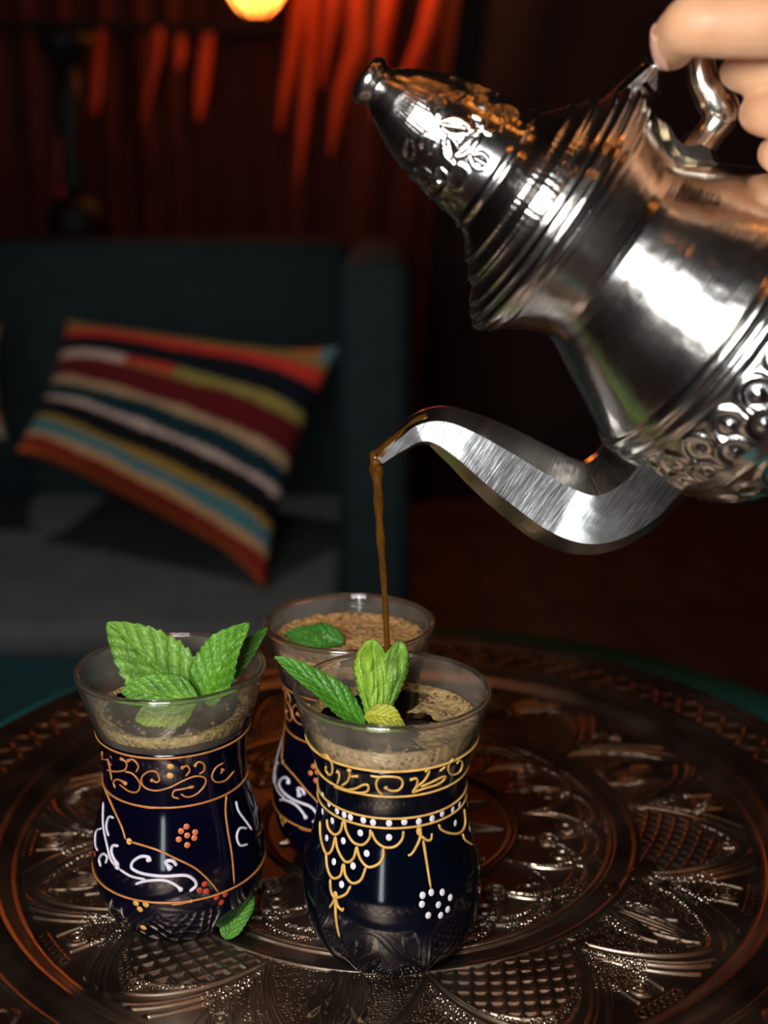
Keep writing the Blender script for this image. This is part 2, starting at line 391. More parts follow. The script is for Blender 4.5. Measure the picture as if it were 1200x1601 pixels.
rsn = np.random.RandomState(4); wob = rsn.uniform(-1, 1, (len(STR)+1, 9))
def kilim(u, v):
    k = 0
    for i, (s, c) in enumerate(STR):
        off = 0.011*np.interp(u*8, range(9), wob[i]) if i else -1
        off += 0.004*math.sin(u*160 + i) if i else 0
        if v >= s + off: k = i
    c = STR[k][1]
    if c == 'A': c = (0.72, 0.48, 0.42) if u < 0.36 else ((0.62, 0.06, 0.03) if u < 0.55 and v < 0.37 else (0.34, 0.28, 0.07))
    if u > 0.955 and v < 0.09: c = (0.13, 0.24, 0.27)
    elif u > 0.87 and v < 0.07: c = (0.72, 0.16, 0.02)
    return np.array(c)*(0.85+0.3*rsn.rand())
o = pillow('cushion', (at(105, 498, 1.88), at(533, 540, 1.62), at(412, 922, 1.45), at(25, 705, 1.60)), 0.055, kilim, M_KILIM)
tag(o, 'striped red, black and beige kilim cushion leaning on the sofa', 'cushion')
def cream(u, v):
    g = (int(u*14) + int(v*12)) % 3
    return np.array([(0.30, 0.27, 0.20), (0.05, 0.06, 0.06), (0.55, 0.28, 0.1)][g])*(0.85+0.3*rsn.rand())
o = pillow('cushion', (at(-330, 480, 1.86), at(4, 505, 1.84), at(14, 690, 1.66), at(-330, 730, 1.62)), 0.05, cream, M_KILIM, 50)
tag(o, 'beige and dark patterned cushion cut off by the left edge', 'cushion')

# ------------------------------------------------------------------ table and tray
TC = Vector((0.002, 0.468, TRAY_Z))
tb = empty('round_table', (0.014, 0.49, 0)); tag(tb, 'round teal table top under the engraved tray', 'table')
z1 = TRAY_Z - 0.0032
mesh_obj('table_top', *lathe_data([(0, z1-0.03), (0.222, z1-0.03), (0.228, z1-0.026), (0.232, z1-0.016), (0.231, z1-0.006), (0.227, z1), (0, z1)], 96), M_TABLE, tb)
mesh_obj('pedestal', *lathe_data([(0, 0.04), (0.03, 0.04), (0.028, 0.1), (0.04, 0.25), (0.028, 0.4), (0.05, z1-0.03), (0, z1-0.03)], 32), M_TABLE, tb)
for k in range(3):
    a = 2*PI*k/3 + 0.5
    mesh_obj('foot', *tube_data(catmull([(0.01*math.cos(a), 0.01*math.sin(a), 0.12), (0.1*math.cos(a), 0.1*math.sin(a), 0.06), (0.2*math.cos(a), 0.2*math.sin(a), 0.014)], 6), (0.018, 0.014) if False else 0.014, 8), M_TABLE, tb)

def tray_material():
    m, nt, b = new_mat('engraved_tray_metal'); b.inputs['Metallic'].default_value = 1
    tc = N(nt, 'ShaderNodeTexCoord')
    n1 = N(nt, 'ShaderNodeTexNoise'); n1.inputs['Scale'].default_value = 35; n1.inputs['Detail'].default_value = 6
    L(nt, tc.outputs['Object'], n1.inputs['Vector'])
    r = N(nt, 'ShaderNodeValToRGB'); e = r.color_ramp.elements; e[0].position = 0.3; e[1].position = 0.75
    e[0].color = (0.36, 0.28, 0.215, 1); e[1].color = (0.56, 0.45, 0.355, 1)
    L(nt, n1.outputs['Fac'], r.inputs[0]); L(nt, r.outputs[0], b.inputs['Base Color'])
    at_ = N(nt, 'ShaderNodeAttribute'); at_.attribute_name = 'punch'
    vo = N(nt, 'ShaderNodeTexVoronoi'); vo.inputs['Scale'].default_value = 720; vo.inputs['Randomness'].default_value = 0.55
    L(nt, tc.outputs['Object'], vo.inputs['Vector'])
    mr = N(nt, 'ShaderNodeMapRange'); mr.inputs['From Min'].default_value = 0.1; mr.inputs['From Max'].default_value = 0.5; mr.inputs['To Min'].default_value = 1; mr.inputs['To Max'].default_value = 0
    L(nt, vo.outputs['Distance'], mr.inputs['Value'])
    mu = N(nt, 'ShaderNodeMath', operation='MULTIPLY'); L(nt, mr.outputs[0], mu.inputs[0]); L(nt, at_.outputs['Fac'], mu.inputs[1])
    bp = N(nt, 'ShaderNodeBump'); bp.inputs['Strength'].default_value = 1.0; bp.inputs['Distance'].default_value = 0.00042
    L(nt, mu.outputs[0], bp.inputs['Height'])
    n2 = N(nt, 'ShaderNodeTexNoise'); n2.inputs['Scale'].default_value = 160; n2.inputs['Detail'].default_value = 3
    L(nt, tc.outputs['Object'], n2.inputs['Vector'])
    b2 = N(nt, 'ShaderNodeBump'); b2.inputs['Strength'].default_value = 0.15; b2.inputs['Distance'].default_value = 0.0008
    L(nt, n2.outputs['Fac'], b2.inputs['Height']); L(nt, bp.outputs['Normal'], b2.inputs['Normal']); L(nt, b2.outputs['Normal'], b.inputs['Normal'])
    mr2 = N(nt, 'ShaderNodeMapRange'); mr2.inputs['To Min'].default_value = 0.20; mr2.inputs['To Max'].default_value = 0.42
    L(nt, n1.outputs['Fac'], mr2.inputs['Value']); L(nt, mr2.outputs[0], b.inputs['Roughness'])
    return m
M_TRAY = tray_material()

def tray_relief(r, th):
    """height (m) and punched-ground mask of the chased pattern; r, th arrays"""
    g = lambda d, w: np.exp(-(d/w)**2)
    H = np.zeros_like(r); Pm = np.zeros_like(r)
    line = 0.00085
    wrap = lambda a, n: (a*n/(2*PI) - np.floor(a*n/(2*PI)) - 0.5)*2       # -1..1 across each of n cells
    def put(d, w, amp=line, where=None):
        nonlocal H
        q = 1.5*amp*g(d, 1.3*w)
        if where is not None: q = q*where
        H = np.maximum(H, q)
    # --- centre star
    c = wrap(th, 12); x = c*(PI/12)*r
    inn = r < 0.052
    star = 0.018 + 0.030*(1-np.abs(c))**1.4
    put(r-star, 0.0007, where=inn); put(r-0.75*star, 0.0006, where=inn)
    Pm += (inn & (r < 0.74*star))
    for rr in (0.0525, 0.0545): put(r-rr, 0.0006)
    # --- band of interlaced crescents 0.056..0.092
    b = (r > 0.055) & (r < 0.093)
    t = (r-0.056)/0.036
    for ph in (0, PI/9):
        c = wrap(th+ph, 9); arch = 0.1 + 0.82*np.sqrt(np.clip(1-c*c, 0, 1))
        put((t-arch)*0.036, 0.00065, where=b); put((t-arch+0.14)*0.036, 0.0005, where=b)
        Pm += b & (t > arch-0.13) & (t < arch-0.02)
    c = wrap(th + 0.6*t, 18); Pm += b & (t > 0.75) & (np.abs(c) < 0.8)
    c9 = wrap(th, 9); x = c9*(PI/9)*r
    d = np.hypot(x, r-0.068); put(d-0.0045, 0.0006, where=b); put(d-0.002, 0.0006, where=b)
    d = np.hypot(np.abs(x)-0.011, r-0.075); put(d-0.003, 0.0005, where=b)
    # --- plain ring with double edge
    for rr in (0.0935, 0.0955, 0.1035, 0.1045): put(r-rr, 0.0006)
    # --- arcade of pointed leaves 0.106..0.148
    NA = 12; b = (r > 0.1055) & (r < 0.1500)
    t = (r-0.1055)/0.0425
    c = wrap(th, NA); c2 = wrap(th+PI/NA, NA)
    arch = np.clip(1-np.abs(c)**1.5, 0, 1)**0.85
    arch2 = np.clip(1-np.abs(c2)**1.5, 0, 1)**0.85*0.98
    gx = np.hypot(1, 1)
    d1 = (t-arch)*0.0425*0.62; d2 = (t-arch2)*0.0425*0.62
    strap = (np.abs(d1) < 0.0019) & b
    in1 = (d1 < -0.0019) & b; in2 = (d2 < -0.0016) & b
    x = c*(PI/NA)*r; x2 = c2*(PI/NA)*r; y = r-0.1055
    # leaf field inside even arches, lattice field inside odd ones
    cell = np.floor(th*NA/(2*PI)).astype(int)
    even = (cell % 2 == 0)
    put(d1+0.0019, 0.0005, where=b); put(d1-0.0019, 0.0005, where=b)
    # lattice
    lat = in1 & ~even & (t < 0.66*arch+0.1)
    lw = 0.00042
    s = 0.0058
    q1 = (x+0.45*y)/s; q2 = (y-0.3*x)/s
    dd = np.minimum(np.abs(q1-np.round(q1)), np.abs(q2-np.round(q2)))*s*0.75
    put(dd, 0.0006, 0.0006, where=lat)
    put((t-0.66*arch-0.1)*0.0425, 0.0006, where=in1 & ~even)
    top = in1 & ~even & (t > 0.66*arch+0.1); Pm += top
    d = np.abs(np.hypot(x*1.3, (y-0.034)*0.8)-0.0028); put(d, 0.0006, where=top)
    # leaves
    lf = in1 & even; Pm += lf & (np.abs(x) > 0.0105*np.sin(np.clip(t, 0, 1)*PI)**0.8)
    for cx, wd, ln, sl in ((0, 0.0048, 0.036, 0), (0.0085, 0.0034, 0.024, 0.25), (-0.0085, 0.0034, 0.024, -0.25)):
        yy = np.clip(y/ln, 0, 1); xx = x-cx*(0.5+0.5*yy)-0*sl
        hw = wd*np.sin(PI*yy**0.8)**0.9
        put(np.abs(xx)-hw, 0.0006, where=lf & (y < ln)); put(np.abs(xx)-0.45*hw, 0.0005, where=lf & (y < ln)); put(xx, 0.0005, where=lf & (y < ln))
    # spandrels between the arches
    sp = b & (d1 > 0.0019); Pm += sp & (d2 < -0.004)
    for off in (0.0036, 0.0072): put(d1-off, 0.0005, where=sp)
    dsp = np.hypot(x2*1.0, (r-0.1405)*0.9); put(dsp-0.0035, 0.0006, where=sp); put(dsp-0.0015, 0.0006, where=sp)
    put(np.abs(np.abs(x2)-0.006)-0.0, 0.0005, where=sp & (r > 0.132) & (r < 0.146))
    veins = np.abs(((y + 0.7*np.abs(x))/0.0042) % 1 - 0.5)*0.0042
    put(veins, 0.0005, 0.0005, where=lf & (np.abs(x) > 0.0012) & (np.abs(x) < 0.0045))
    # little curls near the lip
    b3 = (r > 0.1465) & (r < 0.1535)
    c = wrap(th+PI/NA, NA); x = c*(PI/NA)*r
    for k in range(-3, 4): put(np.hypot((x-k*0.003), (r-0.1500)*1.0)-0.0016, 0.0005, 0.00035, where=b3)
    # flange: chain of lozenges
    fl = (r > 0.172) & (r < 0.199)
    for ph in (0, 1):
        c = wrap(th+ph*PI/40, 40); wv = 0.0065*np.cos(PI*c)*(1 if ph == 0 else 1)
        put(r-(0.1855+wv), 0.0008, 0.0009, where=fl)
    c = wrap(th, 80); put(np.hypot(c*(PI/80)*r*1.2, r-0.1855)-0.0022, 0.0006, 0.00035, where=fl)
    for rr in (0.1735, 0.1975): put(r-rr, 0.0006)
    return H, np.clip(Pm, 0, 1)

def build_tray():
    na = 2000
    prof = lambda r: np.interp(r, [0, 0.1525, 0.1545, 0.157, 0.1595, 0.162, 0.1645, 0.1675, 0.171, 0.185, 0.198, 0.2010, 0.2026, 0.2034],
                               [0, 0.0, 0.0006, 0.0030, 0.0052, 0.0060, 0.0056, 0.0046, 0.0044, 0.0058, 0.0074, 0.0088, 0.0090, 0.0082])
    radii = np.concatenate([np.linspace(0.006, 0.052, 70, endpoint=False), np.linspace(0.052, 0.153, 225, endpoint=False),
                            np.linspace(0.153, 0.171, 26, endpoint=False), np.linspace(0.171, 0.2034, 50)])
    nr = len(radii); th = np.arange(na)*2*PI/na
    Rg, Tg = np.meshgrid(radii, th, indexing='ij')
    H, Pm = tray_relief(Rg, Tg)
    Z = prof(Rg) + H*0.9
    V = np.stack([Rg*np.cos(Tg), Rg*np.sin(Tg), Z], -1).reshape(-1, 3)
    # underside rows
    und = [(0.2028, 0.0068), (0.199, 0.0052), (0.171, 0.0022), (0.1625, 0.0036), (0.156, -0.0006), (0.152, -0.0028), (0.05, -0.0028)]
    UV = np.concatenate([np.stack([r*np.cos(th), r*np.sin(th), np.full(na, z)], -1) for r, z in und])
    Vall = np.concatenate([V, UV, [[0, 0, 0.0]], [[0, 0, -0.0028]]])
    rows = nr+len(und)
    i = np.arange(rows-1)[:, None]; k = np.arange(na)[None, :]; k2 = (k+1) % na
    Q = np.stack([i*na+k, (i+1)*na+k, (i+1)*na+k2, i*na+k2], -1).reshape(-1, 4)
    c0, c1 = rows*na, rows*na+1
    kk = np.arange(na); T = np.concatenate([np.stack([np.full(na, c0), kk, (kk+1) % na], -1), np.stack([np.full(na, c1), (rows-1)*na+(kk+1) % na, (rows-1)*na+kk], -1)])
    me = bpy.data.meshes.new('tray'); me.vertices.add(len(Vall)); me.vertices.foreach_set('co', Vall.astype(np.float32).ravel())
    nl = Q.size+T.size; me.loops.add(nl); me.loops.foreach_set('vertex_index', np.concatenate([Q.ravel(), T.ravel()]).astype(np.int32))
    npoly = len(Q)+len(T); me.polygons.add(npoly)
    me.polygons.foreach_set('loop_start', np.concatenate([np.arange(len(Q))*4, len(Q)*4+np.arange(len(T))*3]).astype(np.int32))
    me.polygons.foreach_set('use_smooth', np.ones(npoly, bool))
    me.update(calc_edges=True); me.validate()
    at_ = me.attributes.new('punch', 'FLOAT', 'POINT'); pv = np.zeros(len(Vall), np.float32); pv[:Pm.size] = Pm.ravel(); at_.data.foreach_set('value', pv)
    me.materials.append(M_TRAY)
    o = bpy.data.objects.new('serving_tray', me); COL.objects.link(o); o.location = TC; o.rotation_euler = (0, 0, 0.12)
    return tag(o, 'round engraved metal serving tray under the tea glasses', 'tray')
build_tray()

# ------------------------------------------------------------------ tea glasses
GH = 0.098
GPROF = [(0.0195, 0.0), (0.0222, 0.0012), (0.0248, 0.004), (0.0275, 0.0078), (0.0297, 0.0135), (0.0309, 0.021), (0.0311, 0.027), (0.0304, 0.0347),
         (0.0288, 0.041), (0.0272, 0.0468), (0.0260, 0.053), (0.02545, 0.059), (0.02535, 0.065), (0.0258, 0.070), (0.0268, 0.0745), (0.0284, 0.0795),
         (0.0300, 0.084), (0.0315, 0.0895), (0.0325, 0.094), (0.0330, 0.0972)]
gp = catmull([(r, z) for r, z in GPROF], 4)
GR = np.array([p_[0] for p_ in gp]); GZ = np.array([p_[1] for p_ in gp])
def grad(z): return float(np.interp(z, GZ, GR))
def flute(a, z, r):
    k = max(0, min(1, (0.015-z)/0.008)); return -0.0009*k*(0.5+0.5*math.cos(14*a))*(1 if z > 0.001 else 0.5)
M_CLEAR = clear_glass('clear_glass')
M_LIP = bpy.data.materials.new('glass_lip'); M_LIP.use_nodes = True
_b = M_LIP.node_tree.nodes['Principled BSDF']; _b.inputs['Transmission Weight'].default_value = 1.0; _b.inputs['Roughness'].default_value = 0.03; _b.inputs['IOR'].default_value = 1.5
_n = M_LIP.node_tree.nodes.new('ShaderNodeTexNoise'); _n.inputs['Scale'].default_value = 200
_r = M_LIP.node_tree.nodes.new('ShaderNodeValToRGB'); _r.color_ramp.elements[0].color = (0.85, 0.86, 0.84, 1); _r.color_ramp.elements[1].color = (0.95, 0.96, 0.95, 1)
M_LIP.node_tree.links.new(_n.outputs['Fac'], _r.inputs[0]); M_LIP.node_tree.links.new(_r.outputs[0], _b.inputs['Base Color'])
M_NAVY = simple('navy_enamel', (0.0012, 0.0026, 0.0075), 0.11, noise=0.3, scale=60)
M_PLUM = simple('indigo_enamel', (0.0018, 0.0016, 0.009), 0.11, noise=0.3, scale=60)
M_GOLD = simple('gold_enamel', (0.72, 0.42, 0.10), 0.35, noise=0.2, scale=200)
M_COPPER = simple('copper_enamel', (0.52, 0.20, 0.05), 0.35, noise=0.25, scale=200)
M_WHITE = simple('white_enamel', (0.82, 0.78, 0.84), 0.3, noise=0.06, scale=100)
M_LILAC = simple('silver_white_enamel', (0.68, 0.64, 0.72), 0.3, noise=0.1, scale=100)
M_BERRY = simple('orange_enamel', (0.62, 0.16, 0.05), 0.3, noise=0.15, scale=150)
M_RED = simple('red_enamel', (0.5, 0.05, 0.02), 0.3, noise=0.15, scale=150)
M_YEL = simple('yellow_enamel', (0.75, 0.42, 0.10), 0.3, noise=0.15, scale=150)
M_TEA = simple('dark_tea', (0.016, 0.007, 0.003), 0.06, noise=0.2, scale=40)

def glass_shell(parent):
    out = [(float(r), float(z)) for r, z in zip(GR, GZ)]
    th = 0.0016
    inn = [(grad(z)-th, z) for z in np.linspace(0.0968, 0.006, 40)]
    prof = [(0, 0.0008), (0.017, 0.0)] + out + [(0.0327, 0.0981), (0.0320, 0.0980)] + inn + [(0.012, 0.0052), (0, 0.005)]
    mesh_obj('rim', *tube_data([(0.0324*math.cos(2*PI*k/112), 0.0324*math.sin(2*PI*k/112), 0.0974) for k in range(112)], 0.00105, 10, closed=True), M_LIP, parent)
    return mesh_obj('glass_wall', *lathe_data(prof, 112, flute), M_CLEAR, parent)
def coat(parent, ztop, mat):
    zs = np.concatenate([np.linspace(0.0006, 0.016, 14), np.linspace(0.018, ztop, 34)])
    prof = [(0.015, 0.0004)] + [(grad(z)+0.00018, z) for z in zs] + [(grad(ztop)-0.0006, ztop), (0.0, ztop-0.0005)][:1]
    return mesh_obj('colour_coat', *lathe_data(prof, 112, flute), mat, parent)
class Painter:
    """projects traced strokes on to a glass wall"""
    def __init__(s, base, zoom):
        s.base = Vector(base); s.z = zoom
        V, Fc = lathe_data([(float(r)+0.00025, float(z)) for r, z in zip(GR, GZ)], 128)
        s.bvh = BVHTree.FromPolygons([Vector(v) for v in V], Fc)
    def hit(s, x, y):
        if s.z: x, y = s.z[0] + x/s.z[2], s.z[1] + y/s.z[2]
        h = s.bvh.ray_cast(CAM - s.base, ray(x, y).normalized())
        if h[0] is None:
            h = s.bvh.find_nearest(CAM - s.base + ray(x, y)*0.42)
        return h[0], h[1]
    def stroke(s, pts, w, w2=None, head=None):
        P = [p_[:2] for p_ in catmull(pts, 6)]
        Q = [s.hit(*p_)[0] for p_ in P]
        m = len(Q); ws = []
        for i in range(m):
            t = i/(m-1); ww = w + ((w2 if w2 is not None else w)-w)*t
            if head: ww = max(ww, head*math.exp(-((1-t)*m/4.0)**2))
            if i in (0, m-1): ww *= 0.5
            ws.append(ww)
        return tube_data(Q, ws, 6)
def ring_data(z, w):
    return tube_data([((grad(z)+0.0003)*math.cos(2*PI*k/120), (grad(z)+0.0003)*math.sin(2*PI*k/120), z) for k in range(120)], w, 6, closed=True)
def both_sides(name, d, mat, parent):
    o = mesh_obj(name, *d, mat, parent)
    c = o.copy(); COL.objects.link(c); c.rotation_euler = (0, 0, PI); return o
DOT_V, DOT_F = lathe_data([(0, 0.55), (0.5, 0.48), (0.85, 0.25), (1, 0), (0.8, -0.3), (0, -0.4)], 14)
dot_mesh = {}
def dot(parent, name, P, nrm, r, mat, sx=1.0, sy=1.0):
    key = mat.name
    if key not in dot_mesh:
        o = mesh_obj(name, DOT_V, DOT_F, mat, parent); dot_mesh[key] = o.data
    else:
        o = bpy.data.objects.new(name, dot_mesh[key]); COL.objects.link(o); o.parent = parent
    q = nrm.to_track_quat('Z', 'Y'); o.rotation_mode = 'QUATERNION'; o.rotation_quaternion = q
    o.location = P - nrm*0.0002; o.scale = (r*sx, r*sy, r*0.55); return o

RIM_Z = TRAY_Z + GH
g_right = onz(613, 1077, RIM_Z); g_left = onz(267, 1042, RIM_Z); g_back = onz(546, 973, RIM_Z)
GBASE = TRAY_Z + 0.0008

# --- right glass: gold scallops and white dots
gb = Vector((g_right.x, g_right.y, GBASE))
glR = empty('tea_glass', gb); tag(glR, 'dark blue tea glass with gold scallops and white dots, under the stream', 'glass', 'tulip tea glasses')
glass_shell(glR)
Pt = Painter(gb, (460, 1150, 3.75))
zr = [Pt.hit(*q)[0].z for q in ((550, 212), (510, 357), (545, 487), (545, 543))]
coat(glR, zr[0]-0.0004, M_NAVY)
for z in zr: mesh_obj('gold_line', *ring_data(z, 0.00042), M_GOLD, glR)
GW = 0.00045
scrolls = [([(150,120),(185,115),(220,165),(222,215),(205,230),(185,205),(185,180)], GW), ([(250,285),(262,250),(262,220),(248,208)], GW, 0.0009),
  ([(275,295),(310,270),(325,230),(320,195)], GW, 0.0010), ([(330,240),(375,238)], GW, 0.0007),
  ([(230,300),(330,330),(400,335),(432,320),(430,290),(400,290),(360,310),(300,320)], GW),
  ([(445,235),(490,242),(560,240),(620,250),(635,285),(610,320),(560,322),(530,300)], GW, 0.0009), ([(560,238),(500,245),(480,280),(490,320),(520,350)], GW),
  ([(690,335),(720,285),(715,252),(675,260)], GW, 0.0007), ([(690,335),(720,300),(760,265),(780,235),(790,205),(765,202)], GW, 0.0010),
  ([(690,335),(760,310),(830,290),(870,265),(885,240),(850,250),(800,275),(740,300)], GW), ([(850,210),(885,180)], GW, 0.0006),
  ([(935,135),(905,170),(905,210),(930,230),(970,210),(985,160),(965,145),(950,165)], GW, 0.0006)]
for s in scrolls:
    both_sides('gold_scroll', Pt.stroke(s[0], s[1], head=s[2] if len(s) > 2 else None), M_GOLD, glR)
scal = [[(190,490),(200,545),(235,580),(270,560),(285,500)], [(295,500),(305,560),(345,625),(400,640),(440,600),(445,550)], [(450,560),(480,620),(530,655),(590,650),(630,610),(640,560)],
  [(150,500),(155,600),(185,690),(220,670),(240,590)], [(240,590),(255,670),(300,740),(345,720),(365,650)], [(365,650),(385,720),(430,770),(490,755),(520,710),(520,660)],
  [(185,690),(195,780),(225,835),(270,820),(285,750)], [(290,750),(300,820),(340,865),(390,845),(420,770)], [(210,840),(215,910),(240,950),(300,930),(330,880)],
  [(845,520),(860,550),(910,572),(970,570),(1000,520),(995,430)], [(985,575),(1000,610),(1045,640)]]
for s in scal: both_sides('gold_scallop', Pt.stroke(s, GW*1.1), M_GOLD, glR)
for s in ([(235,945),(230,970),(205,1010)], [(240,955),(255,1000),(280,1025),(287,1010)], [(240,955),(245,1080),(265,1185)], [(735,545),(740,585),(720,640),(690,690),(665,705)], [(745,590),(775,612),(800,610),(806,572)], [(755,615),(775,740),(800,900)]):
    both_sides('gold_tendril', Pt.stroke(s, GW*1.3, GW*0.9), M_GOLD, glR)
for (x, y, s) in ((732,560,1), (238,940,1)):
    P, n_ = Pt.hit(x, y); dot(glR, 'gold_knot', P, n_, 0.0014, M_GOLD, 0.8, 1.3)
for x, y in ((200,400),(248,443),(290,465),(327,480),(403,497),(460,510),(555,515),(645,507),(730,505),(808,487),(868,458),(930,435),(970,405),(1005,350),(165,350),
             (163,445),(220,500),(385,572),(555,598),(188,600),(285,618),(423,692),(230,740),(343,765),(275,873),(945,513),(1028,545),(1025,400),
             (803,920),(868,920),(915,950),(900,1020),(858,1055),(785,1055),(748,990),(752,937),(845,993)):
    P, n_ = Pt.hit(x, y); dot(glR, 'white_dot', P, n_, 0.00125, M_WHITE, 0.92, 1.1)

# --- left glass: copper lines, white scrolls and berries
gb = Vector((g_left.x, g_left.y, GBASE))
glL = empty('tea_glass', gb); tag(glL, 'indigo tea glass with copper scrolls and white flourishes, front left', 'glass', 'tulip tea glasses')
glass_shell(glL)
Pt = Painter(gb, (120, 1150, 4.0))
zr = [Pt.hit(*q)[0].z for q in ((560, 143), (540, 452), (600, 1045))]
coat(glL, zr[0]+0.0012, M_PLUM)
for z in zr: mesh_obj('copper_line', *ring_data(z, 0.0004), M_COPPER, glL)
CW = 0.00036
for s in [([(520,280),(500,230),(450,225),(405,265),(420,320),(490,345),(580,325),(660,285),(740,255),(800,265),(800,310),(750,365),(690,385),(650,365)], None), ([(520,275),(500,292),(460,275)], 0.0009),
  ([(640,395),(600,380),(610,345),(660,335),(735,318)], 0.0007), ([(680,255),(705,220),(690,190),(650,205)], 0.0009), ([(765,240),(795,220),(795,180),(760,165),(735,195)], 0.0008),
  ([(185,215),(240,225),(300,215),(310,170),(270,140)], 0.0008), ([(370,230),(385,190),(350,150),(315,160)], 0.0008), ([(300,225),(350,240),(395,300),(380,350),(330,350),(265,305)], None),
  ([(240,330),(230,290),(260,275),(315,305)], 0.0009), ([(985,220),(930,280),(870,290),(845,255),(870,200),(920,170)], None), ([(900,240),(915,205)], 0.0011),
  ([(350,433),(450,452),(540,452)], None), ([(590,1058),(660,1050),(730,1030)], 0.0008)]:
    both_sides('copper_scroll', Pt.stroke(s[0], CW, head=s[1]), M_COPPER, glL)
for s in ([(165,310),(230,460),(280,570),(305,650)], [(330,662),(500,715),(620,770),(740,830),(830,910),(885,980)], [(935,370),(930,480),(945,600),(970,750),(985,930)], [(158,100),(160,200),(158,300)]):
    both_sides('copper_vine', Pt.stroke(s, CW*1.2, CW), M_COPPER, glL)
for (s, w, hd) in (([(460,790),(450,762),(400,757),(350,790),(345,830),(400,860),(480,875),(560,880),(680,875),(735,905),(745,940),(705,975)], 0.00062, None), ([(365,930),(430,910),(540,905),(610,930),(660,970)], 0.0006, 0.0011),
  ([(625,815),(600,785),(555,790),(590,840)], 0.0007, 0.0014), ([(165,415),(165,560),(190,690),(215,780),(265,835)], 0.00045, 0.001), ([(230,515),(200,510),(185,570),(200,630)], 0.0005, None),
  ([(155,580),(120,600),(115,680),(130,720)], 0.0004, None), ([(260,690),(225,690),(220,740),(260,820)], 0.0006, 0.0012), ([(150,820),(140,770),(165,740),(190,760),(180,800)], 0.0005, None), ([(265,835),(340,880),(430,900)], 0.0005, None),
  ([(995,410),(1010,470),(1060,540),(1095,590)], 0.0005, None), ([(1065,580),(1020,580),(1000,630),(1020,685),(1070,680)], 0.0005, None), ([(440,765),(455,790)], 0.0009, None)):
    both_sides('white_flourish', Pt.stroke(s, w, head=hd), M_LILAC, glL)
for mat, nm, r, pts in ((M_BERRY, 'orange_berry', 0.0012, ((685,570),(652,598),(740,605),(690,625),(637,650),(735,640),(690,685))), (M_RED, 'red_berry', 0.0012, ((800,930),(768,968),(810,975),(875,1015),(930,995),(905,1045),(110,740))),
                        (M_YEL, 'yellow_berry', 0.0013, ((368,1050),(430,1058),(393,1088),(415,1205),(325,662),(585,195),(583,252))), (M_COPPER, 'copper_dot', 0.0008, ((212,135),(210,180)))):
    for x, y in pts:
        P, n_ = Pt.hit(x, y); dot(glL, nm, P, n_, r, mat)

# --- back glass: same family as the left one, turned
def copy_tree(o, parent=None):
    c = o.copy(); COL.objects.link(c)
    if parent: c.parent = parent
    for ch in list(o.children): copy_tree(ch, c)
    return c
glB = copy_tree(glL); glB.location = (g_back.x, g_back.y, GBASE); glB.rotation_euler = (0, 0, math.radians(-42))
glB['label'] = 'indigo tea glass with foamy tea standing behind the other two'

# --- tea and foam in each glass
def foam_material(name, light_c, dark_c, scale):
    m, nt, b = new_mat(name); b.inputs['Roughness'].default_value = 0.45
    tc = N(nt, 'ShaderNodeTexCoord'); vo = N(nt, 'ShaderNodeTexVoronoi'); vo.inputs['Scale'].default_value = scale
    nz = N(nt, 'ShaderNodeTexNoise'); nz.inputs['Scale'].default_value = 150; nz.inputs['Detail'].default_value = 4
    L(nt, tc.outputs['Object'], vo.inputs['Vector']); L(nt, tc.outputs['Object'], nz.inputs['Vector'])
    ad = N(nt, 'ShaderNodeMath', operation='ADD'); L(nt, vo.outputs['Distance'], ad.inputs[0])
    sc = N(nt, 'ShaderNodeMath', operation='MULTIPLY'); sc.inputs[1].default_value = 0.9; L(nt, nz.outputs['Fac'], sc.inputs[0]); L(nt, sc.outputs[0], ad.inputs[1])
    r = N(nt, 'ShaderNodeValToRGB'); e = r.color_ramp.elements; e[0].position = 0.5; e[1].position = 0.72; e[0].color = (*dark_c, 1); e[1].color = (*light_c, 1)
    L(nt, ad.outputs[0], r.inputs[0]); L(nt, r.outputs[0], b.inputs['Base Color'])
    bp = N(nt, 'ShaderNodeBump'); bp.inputs['Strength'].default_value = 0.9; bp.inputs['Distance'].default_value = 0.001
    L(nt, vo.outputs['Distance'], bp.inputs['Height']); L(nt, bp.outputs['Normal'], b.inputs['Normal'])
    return m
